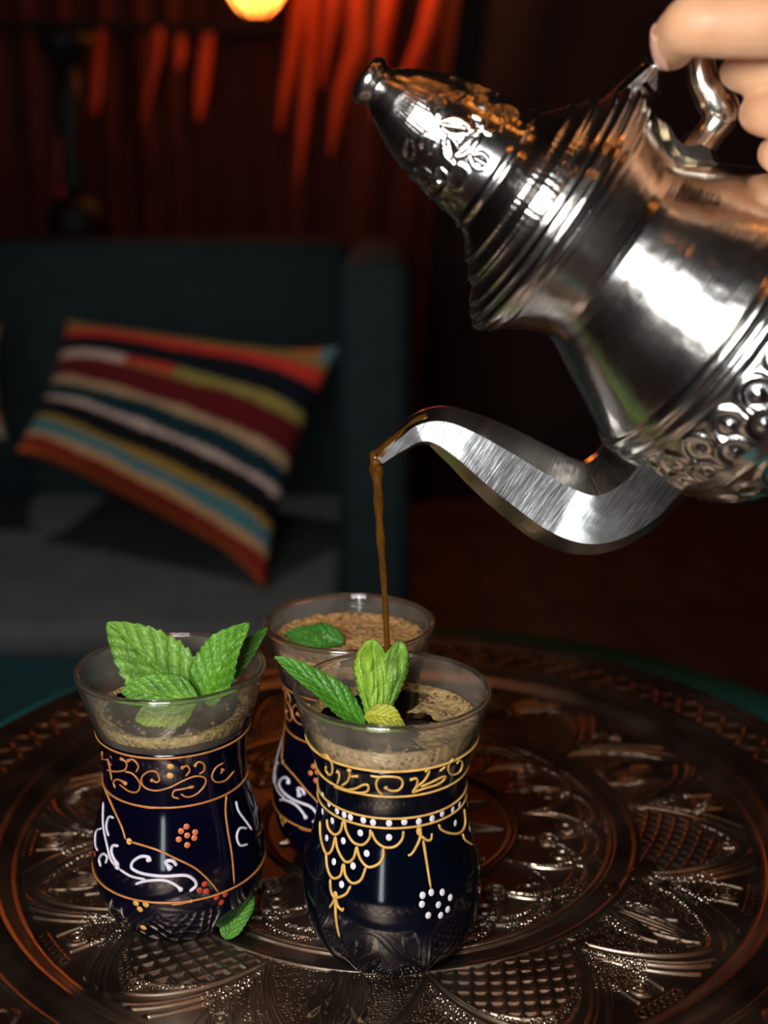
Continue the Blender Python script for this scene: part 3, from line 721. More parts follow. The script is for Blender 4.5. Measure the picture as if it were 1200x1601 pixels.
def tea_fill(loc, level, label, foam_label, foam_mat, mask, seed, band, cling=0.0015):
    R_ = lambda z: grad(z)-0.0019
    zs = np.linspace(0.0062, level, 26)
    o = mesh_obj('tea', *lathe_data([(0, 0.006)] + [(R_(z), z) for z in zs] + [(0, level)], 64), M_TEA, None, loc=loc); fix_normals(o)
    tag(o, label, 'tea', 'tea in the glasses')
    # froth: a bumpy sheet on the tea, clinging to the wall
    rs = np.random.RandomState(seed); na, nr = 192, 60; V = []; Fc = []; keep = {}
    ph = rs.uniform(0, 6.28, 12)
    nzf = lambda a, q: sum(math.sin(k*a*1.3+ph[k])*math.cos(k*3*q+ph[-k-1]) for k in range(1, 6))/3
    for i in range(nr+1):
        q = i/nr
        for k in range(na):
            a = 2*PI*k/na; ed = math.exp(-((1-q)/0.12)**2)
            z = level + 0.0006 + 0.0006*abs(nzf(a*3, q*3)) + cling*ed
            rr = q*(R_(min(z, 0.096))+0.0001); V.append((rr*math.cos(a), rr*math.sin(a), z))
    for i in range(nr):
        for k in range(na):
            k2 = (k+1) % na; a = 2*PI*(k+0.5)/na; q = (i+0.5)/nr
            if mask(a, q, nzf(a, q)): Fc.append((i*na+k, (i+1)*na+k, (i+1)*na+k2, i*na+k2))
    # skirt down the wall
    o0 = len(V)
    for k in range(na):
        a = 2*PI*k/na; z = level - band*(0.55+0.25*nzf(a, 0.3)); rr = R_(z)+0.0002; V.append((rr*math.cos(a), rr*math.sin(a), z))
    for k in range(na):
        k2 = (k+1) % na
        if mask(2*PI*(k+0.5)/na, 0.99, nzf(2*PI*k/na, 0.99)): Fc.append((nr*na+k, o0+k, o0+k2, nr*na+k2))
    f = mesh_obj('foam', V, Fc, foam_mat, o); f['label'] = foam_label
    bm = bmesh.new(); bm.from_mesh(f.data); bmesh.ops.delete(bm, geom=[v for v in bm.verts if not v.link_faces], context='VERTS'); bm.to_mesh(f.data); bm.free()
    # single bubbles, most of them along the wall
    parts = []
    for _ in range(110):
        a = rs.uniform(0, 2*PI); q = 1-abs(rs.normal(0, 0.16)); q = min(0.985, max(0.1, q)); r = rs.uniform(0.0003, 0.0011)
        if not mask(a, q, nzf(a, q)) and rs.rand() < 0.6: continue
        zz = level+0.0010+(cling*0.8 if q > 0.9 else 0); rr = min(q*R_(min(zz, 0.096)), R_(zz)-r)
        sv, sf = lathe_data([(0, -r*0.3)]+[(r*math.cos(t), r*math.sin(t)) for t in np.linspace(-0.3, 1.2, 5)]+[(0, r)], 10)
        parts.append(([(v[0]+rr*math.cos(a), v[1]+rr*math.sin(a), v[2]+zz) for v in sv], sf))
    for _ in range(90):
        a = rs.uniform(0, 2*PI); z = level - band*rs.uniform(0, 0.6); r = rs.uniform(0.0003, 0.0010); rr = R_(z)-r*0.4
        sv, sf = lathe_data([(0, -r)]+[(r*math.cos(t), r*math.sin(t)) for t in np.linspace(-1.2, 1.2, 6)]+[(0, r)], 10)
        parts.append(([(v[0]+rr*math.cos(a), v[1]+rr*math.sin(a), v[2]+z) for v in sv], sf))
    bb = mesh_obj('bubbles', *merge(parts), M_BUBBLE, o); bb['kind'] = 'stuff'
    return o
M_BUBBLE = simple('bubble_film', (0.16, 0.10, 0.045), 0.12, noise=0.5, scale=300)
F_TAN = foam_material('tan_foam', (0.52, 0.29, 0.11), (0.14, 0.06, 0.02), 420)
F_BROWN = foam_material('brown_foam', (0.40, 0.27, 0.12), (0.09, 0.05, 0.02), 380)
F_OLIVE = foam_material('olive_foam', (0.42, 0.30, 0.10), (0.12, 0.08, 0.02), 500)
LV_R, LV_L, LV_B = 0.0842, 0.0805, 0.0885
tR = tea_fill(glR.location, LV_R, 'dark tea in the glass that is being filled', 'pale brown bubbly foam', F_BROWN, lambda a, q, n_: q > 0.90+0.08*n_ or (q > 0.46+0.2*n_ and -1.1 < a-2*PI*(a > PI) < 1.0), 3, 0.0155, 0.0025)
tL = tea_fill(glL.location, LV_L, 'dark tea in the front left glass with large mint leaves', 'thin olive foam line', F_OLIVE, lambda a, q, n_: q > 0.87+0.08*n_, 5, 0.0045, 0.001)
tB = tea_fill(glB.location, LV_B, 'dark foam-covered tea in the back glass', 'tan foam with dark bubbles', F_TAN, lambda a, q, n_: n_ > -0.75 or q > 0.8, 9, 0.006)

# ------------------------------------------------------------------ mint
M_MINT = attr_mat('mint_leaf', 0.38, translucent=0.18, bump=0.25, bscale=900)
def leaf(name, base, tip, nrm, hw, bend=0.0, fold=0.15, parent=None, loc=None, tint=(0.14, 0.36, 0.03), vein=(0.36, 0.55, 0.10), teeth=11, roll=0.0, lo=(0.02, 0.10, 0.012), blunt=False, puff=1.0, seed=0):
    base, tip, nrm = Vector(base), Vector(tip), Vector(nrm).normalized()
    rs = np.random.RandomState(int(abs(base.x*1e5+tip.z*1e4)) % 9999); ph = rs.uniform(0, 6.28, 6)
    ax = tip-base; Ln = ax.length; t_ = ax.normalized(); nrm = (nrm - t_*t_.dot(nrm)).normalized(); side = t_.cross(nrm)
    nu, nv = 84, 36; V = []; C = []; Fc = []
    for i in range(nu+1):
        u = i/nu; saw = (u*teeth) % 1.0
        w = hw*((0.22+0.78*min(1, u*1.5)**0.8)*(1-u**9)**0.6+0.004 if blunt else math.sin(PI*min(1, u**0.72*0.985+0.012))**0.75)
        w *= 1 + 0.11*(saw-0.5)*(u > 0.1)
        for j in range(nv+1):
            v = 2*j/nv-1; av = abs(v); sg = 1 if v > 0 else -1
            k = (u - 0.34*av**0.8*min(1, w/hw+0.3) + 0.012*math.sin(9*u+ph[0]*sg))*6.5 + (0.5 if sg > 0 else 0)
            if blunt: k = v*1.6 + 0.3*math.sin(3.3*u+ph[1]) + 0.12*math.sin(11*u+ph[2]+2*v) + 0.5
            ridge = abs(math.sin(PI*k))
            k2 = av*4.5 + 0.35*math.sin(PI*k) + 0.2*math.sin(17*u+ph[2])
            fine = abs(math.sin(PI*k2)) if not blunt else abs(math.sin(PI*(u*3+1.2*v+0.6*math.sin(5*v+ph[3]))))
            cell = (ridge**0.55)*(0.45+0.55*fine**0.5)          # puffed cells between the veins
            mid = math.exp(-(av/0.075)**2)
            wave = 0.10*hw*av*math.sin(u*11+ph[4]*sg)
            h = Ln*bend*math.sin(PI*u*0.9) + fold*av*w + puff*hw*(0.34 if blunt else 0.20)*(cell-0.5)*(1-av**5)*min(1, 6*u)*min(1, 6*(1-u)+0.2) - hw*0.14*mid + wave*min(1, 4*u)
            if blunt: h -= Ln*0.22*max(0, u-0.75)**1.5*4
            ang = roll*v*PI/2
            P = base + t_*(Ln*u*(1-(0.13*abs(math.sin(2.6*v+ph[0]))*u if blunt else 0))) + side*(w*(math.sin(ang)/(roll*PI/2) if roll else v)) + nrm*(h - (w*(1-math.cos(ang)) if roll else 0))
            V.append(P - (Vector(loc) if loc is not None else Vector()))
            c = np.array(tint)*(0.55+0.6*cell)
            vm = max(mid, 0.45*math.exp(-(ridge/0.16)**2)*(av < 0.93))
            c = c*(1-0.5*vm)+np.array(vein)*0.5*vm
            mixd = min(0.85, max(0, 0.30*math.sin(u*5+v*2.5+ph[5])+0.25*math.sin(13*u-6*v+ph[1])*0.6 + 0.25*(av > 0.9)))
            C.append(c*(1-mixd)+np.array(lo)*mixd)
    for i in range(nu):
        for j in range(nv): q = i*(nv+1)+j; Fc.append((q, q+1, q+nv+2, q+nv+1))
    o = mesh_obj(name, V, Fc, M_MINT, parent); set_colors(o, C)
    m = o.modifiers.new('thickness', 'SOLIDIFY'); m.thickness = 0.00035; m.offset = 0
    return o
FRONT = Vector((-0.1, -1, 0.45))
def sprig(loc, label): e = empty('mint_sprig', loc); return tag(e, label, 'mint', 'mint sprigs')
M_STEM = simple('mint_stem', (0.20, 0.33, 0.06), 0.5, noise=0.2, scale=200)
# left glass
c = Vector((g_left.x+0.005, g_left.y, TRAY_Z+LV_L-0.006)); sp = sprig(c, 'mint sprig with large leaves in the front left glass'); Yl = g_left.y
leaf('leaf', at(303, 1098, Yl+0.000), at(168, 974, Yl+0.006), (0.35, -1, 0.35), 0.0122, 0.10, 0.10, sp, c, tint=(0.20, 0.42, 0.06), vein=(0.14, 0.33, 0.04))
leaf('leaf', at(322, 1100, Yl-0.002), at(390, 974, Yl+0.004), (-0.75, -1, 0.15), 0.0094, 0.12, 0.35, sp, c, tint=(0.13, 0.36, 0.025), vein=(0.28, 0.5, 0.07))
leaf('leaf', at(308, 1098, Yl-0.010), at(190, 1082, Yl-0.008), (0.1, -0.75, 0.8), 0.0075, 0.12, 0.2, sp, c, tint=(0.15, 0.38, 0.04))
leaf('leaf', at(300, 1105, Yl-0.012), at(212, 1126, Yl-0.016), (0, -0.6, 0.9), 0.0075, 0.05, 0.1, sp, c, tint=(0.30, 0.45, 0.03))
leaf('leaf', at(340, 1075, Yl+0.01), at(418, 982, Yl+0.02), (0.3, -0.7, 0.8), 0.004, 0.12, 0.3, sp, c, tint=(0.09, 0.28, 0.02))
mesh_obj('stem', *tube_data([v - c for v in (at(310, 1092, Yl), at(312, 1130, Yl), at(306, 1200, Yl+0.004))], 0.0011, 8), M_STEM, sp)
# right glass
Yr = g_right.y
c = Vector((g_right.x-0.004, g_right.y, TRAY_Z+LV_R-0.006)); sp = sprig(c, 'bright mint sprig in the glass under the stream')
leaf('leaf', at(568, 1136, Yr-0.006), at(427, 1029, Yr-0.004), (0.3, -0.6, 1.0), 0.0056, 0.07, 0.35, sp, c, tint=(0.08, 0.30, 0.02), vein=(0.20, 0.45, 0.06), teeth=14)
leaf('leaf', at(584, 1132, Yr-0.004), at(583, 1000, Yr+0.004), (0.15, -1, 0.1), 0.0082, 0.10, 0.0, sp, c, tint=(0.30, 0.52, 0.05), vein=(0.45, 0.62, 0.12), roll=0.7, blunt=True, lo=(0.05,0.22,0.015))
leaf('leaf', at(594, 1130, Yr-0.003), at(622, 1003, Yr+0.003), (-0.25, -1, 0.1), 0.0066, 0.08, 0.0, sp, c, tint=(0.20, 0.40, 0.05), vein=(0.42, 0.55, 0.12), roll=0.7, blunt=True)
leaf('leaf', at(570, 1118, Yr-0.008), at(632, 1138, Yr-0.010), (0.1, -0.7, 0.9), 0.0042, 0.25, 0.3, sp, c, tint=(0.48, 0.50, 0.05), vein=(0.6, 0.6, 0.12))
mesh_obj('stem', *tube_data([v - c for v in (at(588, 1112, Yr-0.003), at(588, 1136, Yr-0.003), at(594, 1200, Yr))], 0.0013, 8), M_STEM, sp)
# back glass
Yb = g_back.y
c = Vector((g_back.x-0.01, g_back.y-0.016, TRAY_Z+LV_B)); zb = TRAY_Z+LV_B+0.003; sp = sprig(c, 'dark mint leaves floating at the near side of the back glass')
leaf('leaf', onz(536, 1006, zb), onz(445, 994, zb), (0, -0.4, 1), 0.0062, 0.08, 0.25, sp, c, tint=(0.06, 0.24, 0.03))
leaf('leaf', onz(500, 1012, zb), onz(452, 1000, zb-0.001), (0.2, -0.6, 1), 0.005, 0.1, 0.25, sp, c, tint=(0.10, 0.30, 0.03))
# loose leaf
a = onz(352, 1468, TRAY_Z+0.002); b = onz(398, 1402, TRAY_Z+0.010)
o = leaf('mint_leaf', a, b, (-0.3, -0.7, 0.9), 0.0052, 0.1, 0.25, None, a, tint=(0.10, 0.30, 0.03)); o.location = a
tag(o, 'loose mint leaf lying on the tray against the left glass', 'mint')

# ------------------------------------------------------------------ teapot
YP = 0.385
TIPX, TIPY = 572, 122; AX = (0.819, 0.574); NX = (0.574, -0.819)
def potpx(s, r): return (TIPX + s*AX[0] + r*NX[0], TIPY + s*AX[1] + r*NX[1])
def wpt(s, r, dy=0): return at(*potpx(s, r), YP+dy)
tipw, basew = wpt(0, 0), wpt(948, 0)
zl = (tipw-basew).normalized(); xl = Vector((-zl.z, 0, zl.x));
if xl.z > 0: xl = -xl
yl = zl.cross(xl)
MP = Matrix.Translation(basew) @ Matrix((xl, yl, zl)).transposed().to_4x4()
MPI = MP.inverted()
pot = empty('teapot', None, MP); tag(pot, 'silver engraved teapot tilted to pour, held at upper right', 'teapot')
def loc_(p_): return MPI @ p_
def sz(s, r):
    A, B = loc_(wpt(s, r)), loc_(wpt(s, -r)); return ((A-B).length/2, (A.z+B.z)/2)
def dense(prof, step=4.0):
    out = []
    for (s0, r0), (s1, r1) in zip(prof, prof[1:]):
        k = max(1, int(math.hypot(s1-s0, r1-r0)/step))
        for j in range(k): out.append((s0+(s1-s0)*j/k, r0+(r1-r0)*j/k))
    return out+[prof[-1]]
M_SIL = silver('polished_silver', rough=0.16, brush=0.4, lump=0.34)
M_SILB = silver('brushed_silver', rough=0.2, brush=0.22, lump=0.22, stretch=(40, 40, 500))
M_HANDLE = silver('worn_silver', (0.74, 0.68, 0.58), 0.2, 0.2, 0.5, (80, 80, 80))
def revolve_relief(name, prof, relief, parent, mat, na=320):
    rows = [sz(s, r) if r > 1e-6 else (0.0, loc_(wpt(s, 0)).z) for s, r in prof]
    ths = np.arange(na)*2*PI/na; V = []; idx = []
    for (s, r), (rr, z) in zip(prof, rows):
        if rr < 1e-7: idx.append([len(V)]); V.append((0, 0, z)); continue
        h = relief(np.full(na, s), ths, rr) if relief else np.zeros(na)
        idx.append(list(range(len(V), len(V)+na)))
        V += [((rr+hh)*math.cos(a), (rr+hh)*math.sin(a), z) for a, hh in zip(ths, h)]
    Fc = []
    for A, B in zip(idx, idx[1:]):
        for k in range(na):
            q = (k+1) % na
            if len(A) == 1: Fc.append((A[0], B[k], B[q]))
            elif len(B) == 1: Fc.append((A[k], B[0], A[q]))
            else: Fc.append((A[k], B[k], B[q], A[q]))
    return mesh_obj(name, V, Fc, mat, parent)
g1 = lambda d, w: np.exp(-(d/w)**2)
def lid_relief(s, th, rr):
    # chased stars and leaf sprays round the tall knob (s 110..210), angle in twelve repeats
    h = np.zeros_like(th); c = (th*6/(2*PI) % 1 - 0.5)*2; x = c*(PI/6)*rr; y = (s-165)*0.0002
    if 60 < s[0] < 232:
        fade = min(1.0, (s[0]-60)/25, (232-s[0])/12)
        for (px_, py_, ang, ln) in ((0.0, 0.004, 0.2, 0.011), (0.002, -0.002, 1.15, 0.009), (-0.004, 0.001, -0.9, 0.009), (0.006, 0.003, 2.2, 0.006), (-0.007, -0.006, 0.5, 0.007), (0.004, -0.010, -0.4, 0.007), (-0.002, 0.010, 1.5, 0.006)):
            ca, sa = math.cos(ang), math.sin(ang); al = (x-px_)*ca+(y-py_)*sa; d = (x-px_)*(-sa)+(y-py_)*ca
            hwd = 0.0022*np.clip(1-(al/(0.5*ln))**2, 0, 1)
            ins = np.abs(al) < 0.5*ln
            h += fade*ins*(0.0006*g1(np.abs(d)-hwd, 0.00035) - 0.0006*g1(d, 0.0004))
        h += fade*0.0004*g1(np.hypot(np.abs(x)-0.0085, y-0.007)-0.0026, 0.0005)
        h += 0.00006*np.sin(th*70)*(s[0] < 120)
    if 225 < s[0] < 345: h += 0.00012*np.sin(th*90)*g1((s-300)/20.0, 1)
    return h
lid_prof = dense([(-7,0),(-7,28),(-4,36),(4,41),(12,40),(18,35),(25,33),(31,38),(42,47),(60,57),(90,72),(115,81),(141,88),(178,95),(205,99),(230,102),(240,104),(243,109),(250,111),(253,108),(258,111),(266,118),(275,129),
                  (284,141),(287,147),(291,148),(293,146),(302,160),(306,168),(310,171),(312,168),(314,172),(317,173),(319,171),(326,188),(330,199),(334,202),(336,199),(338,207),(343,216),(347,218),(349,215),(352,216),(352,190)], 3)
lid = revolve_relief('lid', lid_prof, lid_relief, pot, M_SIL, 300)
def body_relief(s, th, rr):
    h = np.zeros_like(th); s0 = s[0]
    if 676 < s0 < 905:
        y = (s0-735)*0.00021
        for row, (ph, yo) in enumerate(((0, -0.006), (0.5, 0.0015))):
            c = ((th*26/(2*PI)+ph) % 1 - 0.5)*2; x = c*(PI/26)*rr
            d = np.hypot(x, (y-yo)*0.9)
            h += 0.0011*g1(d-0.0052, 0.0008)*((y-yo) < 0.002) + 0.0012*g1(np.hypot(x, y-yo+0.0005), 0.0015)
        h += 0.0007*g1((y-0.0085)*np.ones_like(th), 0.0007) + 0.0006*g1((y+0.0125)*np.ones_like(th), 0.0005)
        c = (th*9/(2*PI) % 1 - 0.5)*2; x = c*(PI/9)*rr; yy = y-0.020
        d = np.hypot(x*0.75, yy); h += 0.0009*g1(d-0.0088, 0.0008)+0.0008*g1(d-0.0058, 0.0007)+0.0008*g1(d-0.0028, 0.0007)
        h += 0.0008*g1(np.hypot(np.abs(x)-0.0155, yy+0.004)-0.003, 0.0007) + 0.0008*g1(np.hypot(np.abs(x)-0.0155, yy-0.005)-0.0022, 0.0007)
    h += 0.0003*np.sin(3*th+s0*0.02)*g1((s0-560)/60, 1)
    return h
body_prof = dense([(352,190),(352,222),(356,228),(363,229),(369,226),(372,218),(377,220),(382,218),(386,208),(392,206),(404,197),(430,181),(448,172),(462,170),(478,174),(500,186),(530,204),(565,222),(598,240),(616,249),(624,252),
                   (628,259),(636,264),(644,260),(648,254),(652,258),(658,264),(666,264),(671,257),(690,262),(715,264),(740,262),(770,256),(800,245),(830,229),(856,206),(876,180),(892,156),(902,142),(912,136),(922,140),(934,151),(944,152),(948,146),(948,0)], 3.2)
revolve_relief('body', body_prof, body_relief, pot, M_SIL, 420)
# sub-parts of the lid: hinge
def prism_px(name, poly, half, mat, parent, Y=YP, taper=0.6):
    P = [at(x, y, Y) for x, y in poly]; cc = sum(P, Vector())/len(P); V = []
    for sgn, k in ((-1, taper), (-0.5, 1), (0.5, 1), (1, taper)):
        for q in P: V.append(loc_(cc + (q-cc)*k + Vector((0, sgn*half, 0))))
    n = len(P); Fc = [tuple(range(n-1, -1, -1)), tuple(range(3*n, 4*n))]
    for l in range(3):
        for i in range(n): j = (i+1) % n; Fc.append((l*n+i, l*n+j, (l+1)*n+j, (l+1)*n+i))
    return fix_normals(mesh_obj(name, V, Fc, mat, parent, smooth=False))
prism_px('hinge_leaf', [(948,152),(972,128),(1000,104),(1018,88),(1027,84),(1031,98),(1029,140),(1026,158),(1016,150),(1004,132),(988,140),(966,160)], 0.0075, M_SIL, lid)
prism_px('hinge_knuckle', [(1004,92),(1016,86),(1027,84),(1031,98),(1024,112),(1010,116)], 0.0095, M_SIL, lid)
# spout
SU = [(1030,610),(985,655),(948,692),(926,716),(897,733),(870,735),(835,722),(790,698),(740,670),(700,650),(668,640),(648,647),(618,674),(586,706)]
SL = [(1130,690),(1090,735),(1060,772),(1030,806),(985,838),(945,849),(903,838),(855,805),(800,762),(750,722),(706,697),(662,693),(634,704),(600,724)]
UU = catmull(SU, 22); LL = catmull(SL, 22); path = []; rad = []
m_ = len(UU)
for i, (u, l) in enumerate(zip(UU, LL)):
    a, b = at(u[0], u[1], YP), at(l[0], l[1], YP); path.append(loc_((a+b)/2)); t = i/(m_-1)
    rad.append((float(np.interp(t, [0, 0.2, 0.45, 0.75, 0.85, 1], [0.021, 0.019, 0.0125, 0.0085, 0.0075, 0.005])), (a-b).length/2))
sec = []
for (a, b) in ((1, -0.56), (1, 0.50), (0.16, 1), (-0.16, 1), (-1, 0.50), (-1, -0.56), (-0.35, -1), (0.35, -1)): sec.append((a, b))
V, Fc = tube_data(path, rad, section=sec, ref=(0, 1, 0))
n8 = len(sec); end = len(V)-n8
Fc = Fc[:-1]                                    # open mouth
for k in range(n8): V.append(V[end+k].lerp(path[-1], 0.22))
dirv = (path[-1]-path[-12]).normalized()
for k in range(n8): V.append(V[end+k].lerp(path[-1], 0.3) - dirv*0.006)
for k in range(n8):
    q = (k+1) % n8; Fc.append((end+k, end+q, end+n8+q, end+n8+k)); Fc.append((end+n8+k, end+n8+q, end+2*n8+q, end+2*n8+k))
Fc.append(tuple(end+2*n8+k for k in range(n8)))
spout = fix_normals(mesh_obj('spout', V, Fc, M_SILB, pot))
bm = bmesh.new(); bm.from_mesh(spout.data)
for e_ in bm.edges:
    if len(e_.link_faces) == 2 and e_.calc_face_angle() > 0.45: e_.smooth = False
bm.to_mesh(spout.data); bm.free()
# handle
HP = [(1060,266,34),(1086,238,31),(1112,206,25),(1128,178,31),(1114,150,31),(1098,120,25),(1096,80,23),(1112,30,24),(1160,-22,25),(1240,-40,26),(1310,0,26),(1345,80,25),(1350,170,24),(1335,250,24),(1300,315,28)]
hp = catmull(HP, 8)
V, Fc = tube_data([loc_(at(q[0], q[1], YP)) for q in hp], [(q[2]*0.000188*0.85, q[2]*0.000188) for q in hp], 14, ref=(0, 1, 0))
hd = mesh_obj('handle', V, Fc, M_HANDLE, pot)
prism_px('handle_root', [(1018,182),(1026,190),(1040,215),(1062,232),(1092,226),(1112,236),(1120,262),(1085,262),(1050,250),(1028,222)], 0.0085, M_HANDLE, hd, taper=0.7)
prism_px('handle_thorn', [(1122,160),(1142,158),(1151,172),(1146,192),(1128,200),(1112,190)], 0.0045, M_HANDLE, hd, taper=0.75)

# ------------------------------------------------------------------ tea stream
def amber():
    m = bpy.data.materials.new('amber_tea'); m.use_nodes = True; nt = m.node_tree; b = nt.nodes['Principled BSDF']
    tc = N(nt, 'ShaderNodeTexCoord'); n1 = N(nt, 'ShaderNodeTexNoise'); n1.inputs['Scale'].default_value = 300; L(nt, tc.outputs['Object'], n1.inputs['Vector'])
    r = N(nt, 'ShaderNodeValToRGB'); r.color_ramp.elements[0].color = (0.14, 0.045, 0.006, 1); r.color_ramp.elements[1].color = (0.42, 0.19, 0.03, 1)
    L(nt, n1.outputs['Fac'], r.inputs[0]); L(nt, r.outputs[0], b.inputs['Base Color'])
    b.inputs['Roughness'].default_value = 0.05; b.inputs['IOR'].default_value = 1.33; b.inputs['Transmission Weight'].default_value = 0.75
    return m
M_AMBER = amber()
zs_ = TRAY_Z+LV_R
endp = at(607, 1100, YP)
sp_ = [(600,704,9),(590,713,12),(587,726,12),(590,750,10.5),(592,790,8.5),(594,830,8),(597,870,7),(600,910,6.2),(602,950,6),(604,990,5.6),(606,1030,5.6),(608,1075,5.4),(609,1118,5.4)]
sq = catmull(sp_, 8); V = []
P = [at(q[0], q[1], YP) for q in sq]; P = [p_ for p_ in P if p_.z > zs_-0.001]
R2 = []
for i, p_ in enumerate(P):
    r = sq[i][2]*0.000205; w = 0.22*math.sin(i*0.55)*math.exp(-i/45); R2.append((r*(1+w), r*(0.9-w)))
base = P[0]
o = mesh_obj('tea_stream', *tube_data([p_-base for p_ in P], R2, 14), M_AMBER, loc=base)
tag(o, 'thin amber stream of tea falling from the spout', 'tea')
film = [(668,650,6),(650,660,8),(628,680,9),(606,698,9.5),(593,711,9)]
ff = catmull(film, 6)
V, Fc = tube_data([at(q[0], q[1], YP-0.0022)-base for q in ff], [(0.0035, q[2]*0.0002) for q in ff], 12, ref=(0, 1, 0))
f_ = mesh_obj('tea_film', V, Fc, M_AMBER, o); f_['label'] = 'reddish tea running over the spout lip'

# drops spilt on the tray
for i, (x, y, r, sx) in enumerate(((838,1377,0.0028,1.3), (905,1477,0.0030,1.5), (1003,1362,0.0050,1.9), (955,1390,0.0032,1.6), (1040,1385,0.003,1.5))):
    q = onz(x, y, TRAY_Z)
    dv, df_ = lathe_data([(0, 0.42*r), (0.45*r, 0.36*r), (0.8*r, 0.2*r), (r, 0), (0, 0)], 20)
    o = mesh_obj('tea_drop', dv, df_, M_TEA, loc=(q.x, q.y, TRAY_Z+0.0002)); o.scale = (sx, 1, 0.7); o.rotation_euler = (0, 0, 0.4*i)
    tag(o, ('small dark tea drop on the tray right of the filled glass', 'dark tea drop on the smooth ring of the tray', 'largest dark tea drop on the lattice at right', 'dark tea drop left of the largest drop', 'dark tea drop right of the largest drop')[i], 'drop', 'tea drops on the tray')

# ------------------------------------------------------------------ hand
def skin_mat():
    m, nt, b = new_mat('skin'); b.inputs['Roughness'].default_value = 0.48
    b.inputs['Subsurface Weight'].default_value = 0.25; b.inputs['Subsurface Radius'].default_value = (0.008, 0.003, 0.0015); b.inputs['Subsurface Scale'].default_value = 0.6
    tc = N(nt, 'ShaderNodeTexCoord'); n1 = N(nt, 'ShaderNodeTexNoise'); n1.inputs['Scale'].default_value = 45; n1.inputs['Detail'].default_value = 5; L(nt, tc.outputs['Object'], n1.inputs['Vector'])
    r = N(nt, 'ShaderNodeValToRGB'); e = r.color_ramp.elements; e[0].position = 0.3; e[1].position = 0.7; e[0].color = (0.64, 0.29, 0.15, 1); e[1].color = (0.74, 0.43, 0.25, 1)
    L(nt, n1.outputs['Fac'], r.inputs[0]); L(nt, r.outputs[0], b.inputs['Base Color'])
    wv = N(nt, 'ShaderNodeTexNoise'); wv.inputs['Scale'].default_value = 900; L(nt, tc.outputs['Object'], wv.inputs['Vector'])
    bp = N(nt, 'ShaderNodeBump'); bp.inputs['Strength'].default_value = 0.2; bp.inputs['Distance'].default_value = 0.0004; L(nt, wv.outputs['Fac'], bp.inputs['Height']); L(nt, bp.outputs['Normal'], b.inputs['Normal'])
    return m
M_SKIN = skin_mat()
M_NAIL = simple('nail', (0.66, 0.36, 0.27), 0.18, noise=0.05, scale=100)
K = 0.00019
def chain(pts):
    q = catmull([(p_.x, p_.y, p_.z, r) for p_, r in pts], 8)
    P = [Vector(v[:3]) for v in q]; R_ = [v[3] for v in q]
    V, Fc = tube_data(P, R_, 16)
    # rounded ends
    parts = [(V, Fc)]
    for pnt, r in ((P[0], R_[0]), (P[-1], R_[-1])):
        sv, sf = lathe_data([(0, -r)]+[(r*math.cos(t), r*math.sin(t)) for t in np.linspace(-1.3, 1.3, 9)]+[(0, r)], 16)
        parts.append(([Vector(v)+pnt for v in sv], sf))
    return parts
F = lambda x, y, Y, r: (at(x, y, Y), r*K)
parts = []
parts += chain([F(1490,60,0.362,58), F(1420,26,0.352,54), F(1330,20,0.347,50), F(1280,26,0.346,48), F(1215,33,0.345,50), F(1150,36,0.346,48), F(1092,37,0.348,45), F(1070,48,0.354,40), F(1058,60,0.360,37), F(1052,76,0.367,31)])          # index
parts += chain([F(1500,125,0.372,58), F(1430,102,0.366,48), F(1330,102,0.362,41), F(1245,108,0.361,38), F(1195,112,0.364,36), F(1162,113,0.371,31), F(1150,112,0.376,26)])                               # middle
parts += chain([F(1500,198,0.372,56), F(1430,188,0.366,46), F(1340,182,0.360,39), F(1255,180,0.356,38), F(1215,178,0.358,37), F(1190,177,0.366,33), F(1182,176,0.372,27)])                              # ring
parts += chain([F(1500,265,0.374,50), F(1430,262,0.368,41), F(1350,254,0.364,35), F(1270,249,0.361,34), F(1230,244,0.363,33), F(1212,240,0.370,28)])                              # little
parts += chain([F(1560,120,0.405,70), F(1470,40,0.425,58), F(1370,0,0.430,47), F(1280,-20,0.424,42), F(1215,-20,0.418,35)])                                                       # thumb
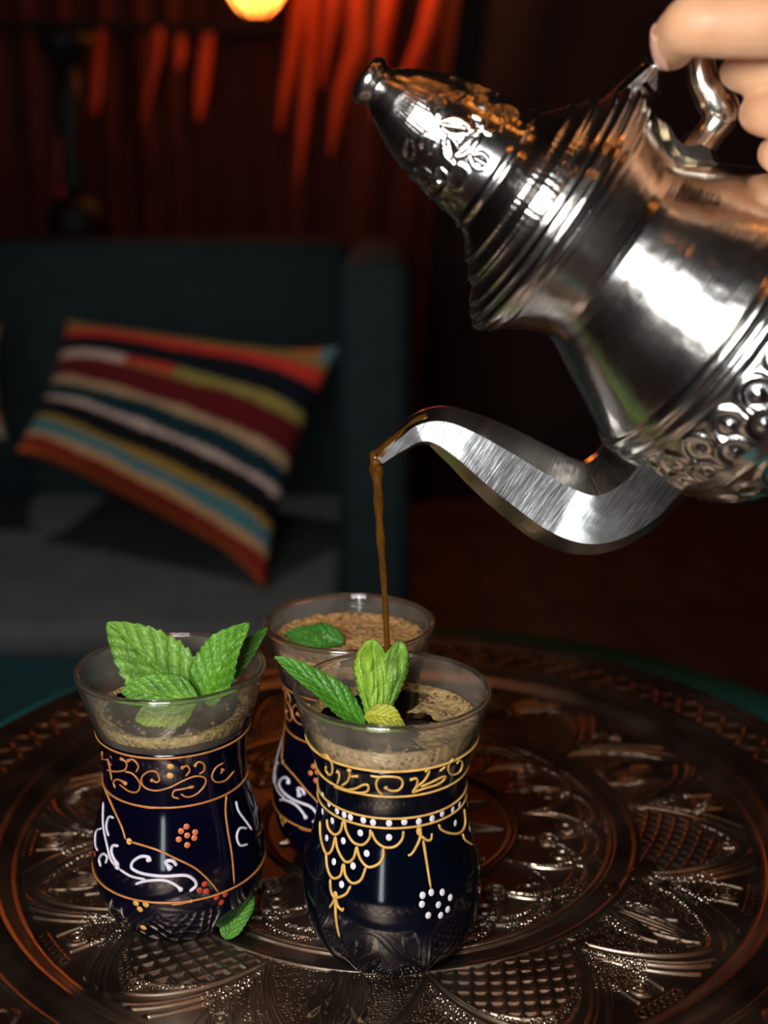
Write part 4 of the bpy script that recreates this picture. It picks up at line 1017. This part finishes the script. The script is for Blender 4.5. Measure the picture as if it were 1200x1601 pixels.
parts += chain([F(1500,90,0.372,62), F(1560,110,0.385,95), F(1640,150,0.392,105), F(1740,190,0.395,98), F(1900,240,0.395,100), F(2300,330,0.395,125)])                              # palm, wrist, forearm
parts += chain([F(1500,150,0.374,62), F(1570,170,0.384,92), F(1660,190,0.392,100)]); parts += chain([F(1500,225,0.375,58), F(1570,230,0.384,80), F(1670,215,0.392,90)])
V, Fc = merge(parts)
hb = at(1600, 170, 0.385)
tmp = mesh_obj('hand_tmp', [v-hb for v in V], Fc, M_SKIN)
rm = tmp.modifiers.new('r', 'REMESH'); rm.mode = 'VOXEL'; rm.voxel_size = 0.0009; rm.use_smooth_shade = True
sm = tmp.modifiers.new('s', 'SMOOTH'); sm.factor = 0.5; sm.iterations = 4
dg = bpy.context.evaluated_depsgraph_get(); me = bpy.data.meshes.new_from_object(tmp.evaluated_get(dg)); me.name = 'person'
bpy.data.objects.remove(tmp)
me.polygons.foreach_set('use_smooth', [True]*len(me.polygons))
person = bpy.data.objects.new('person', me); COL.objects.link(person); person.location = hb
tag(person, 'bare hand gripping the teapot handle at the top right', 'person')
# nails: a curved plate on the outer side of the index tip, others off the view side
def nail(center, along, out, ln, wd):
    al = Vector(along).normalized(); ou = Vector(out); ou = (ou-al*al.dot(ou)).normalized(); sd = al.cross(ou); V = []; Fc = []
    nu, nv = 10, 8
    for i in range(nu+1):
        u = i/nu*2-1
        for j in range(nv+1):
            v = j/nv*2-1; w = wd*(1-0.25*max(0, u)**4-0.2*max(0, -u)**4)
            V.append(center-hb + al*(ln*u) + sd*(w*v) + ou*(-0.0024*v*v - 0.0008*u*u))
    for i in range(nu):
        for j in range(nv): q = i*(nv+1)+j; Fc.append((q, q+1, q+nv+2, q+nv+1))
    o = mesh_obj('nail', V, Fc, M_NAIL, person); m = o.modifiers.new('t', 'SOLIDIFY'); m.thickness = 0.0006
    return o
nail(at(1018, 82, 0.3605), at(1026, 112, 0.366)-at(1016, 52, 0.356), (-1, -0.45, 0.1), 0.0062, 0.0043)
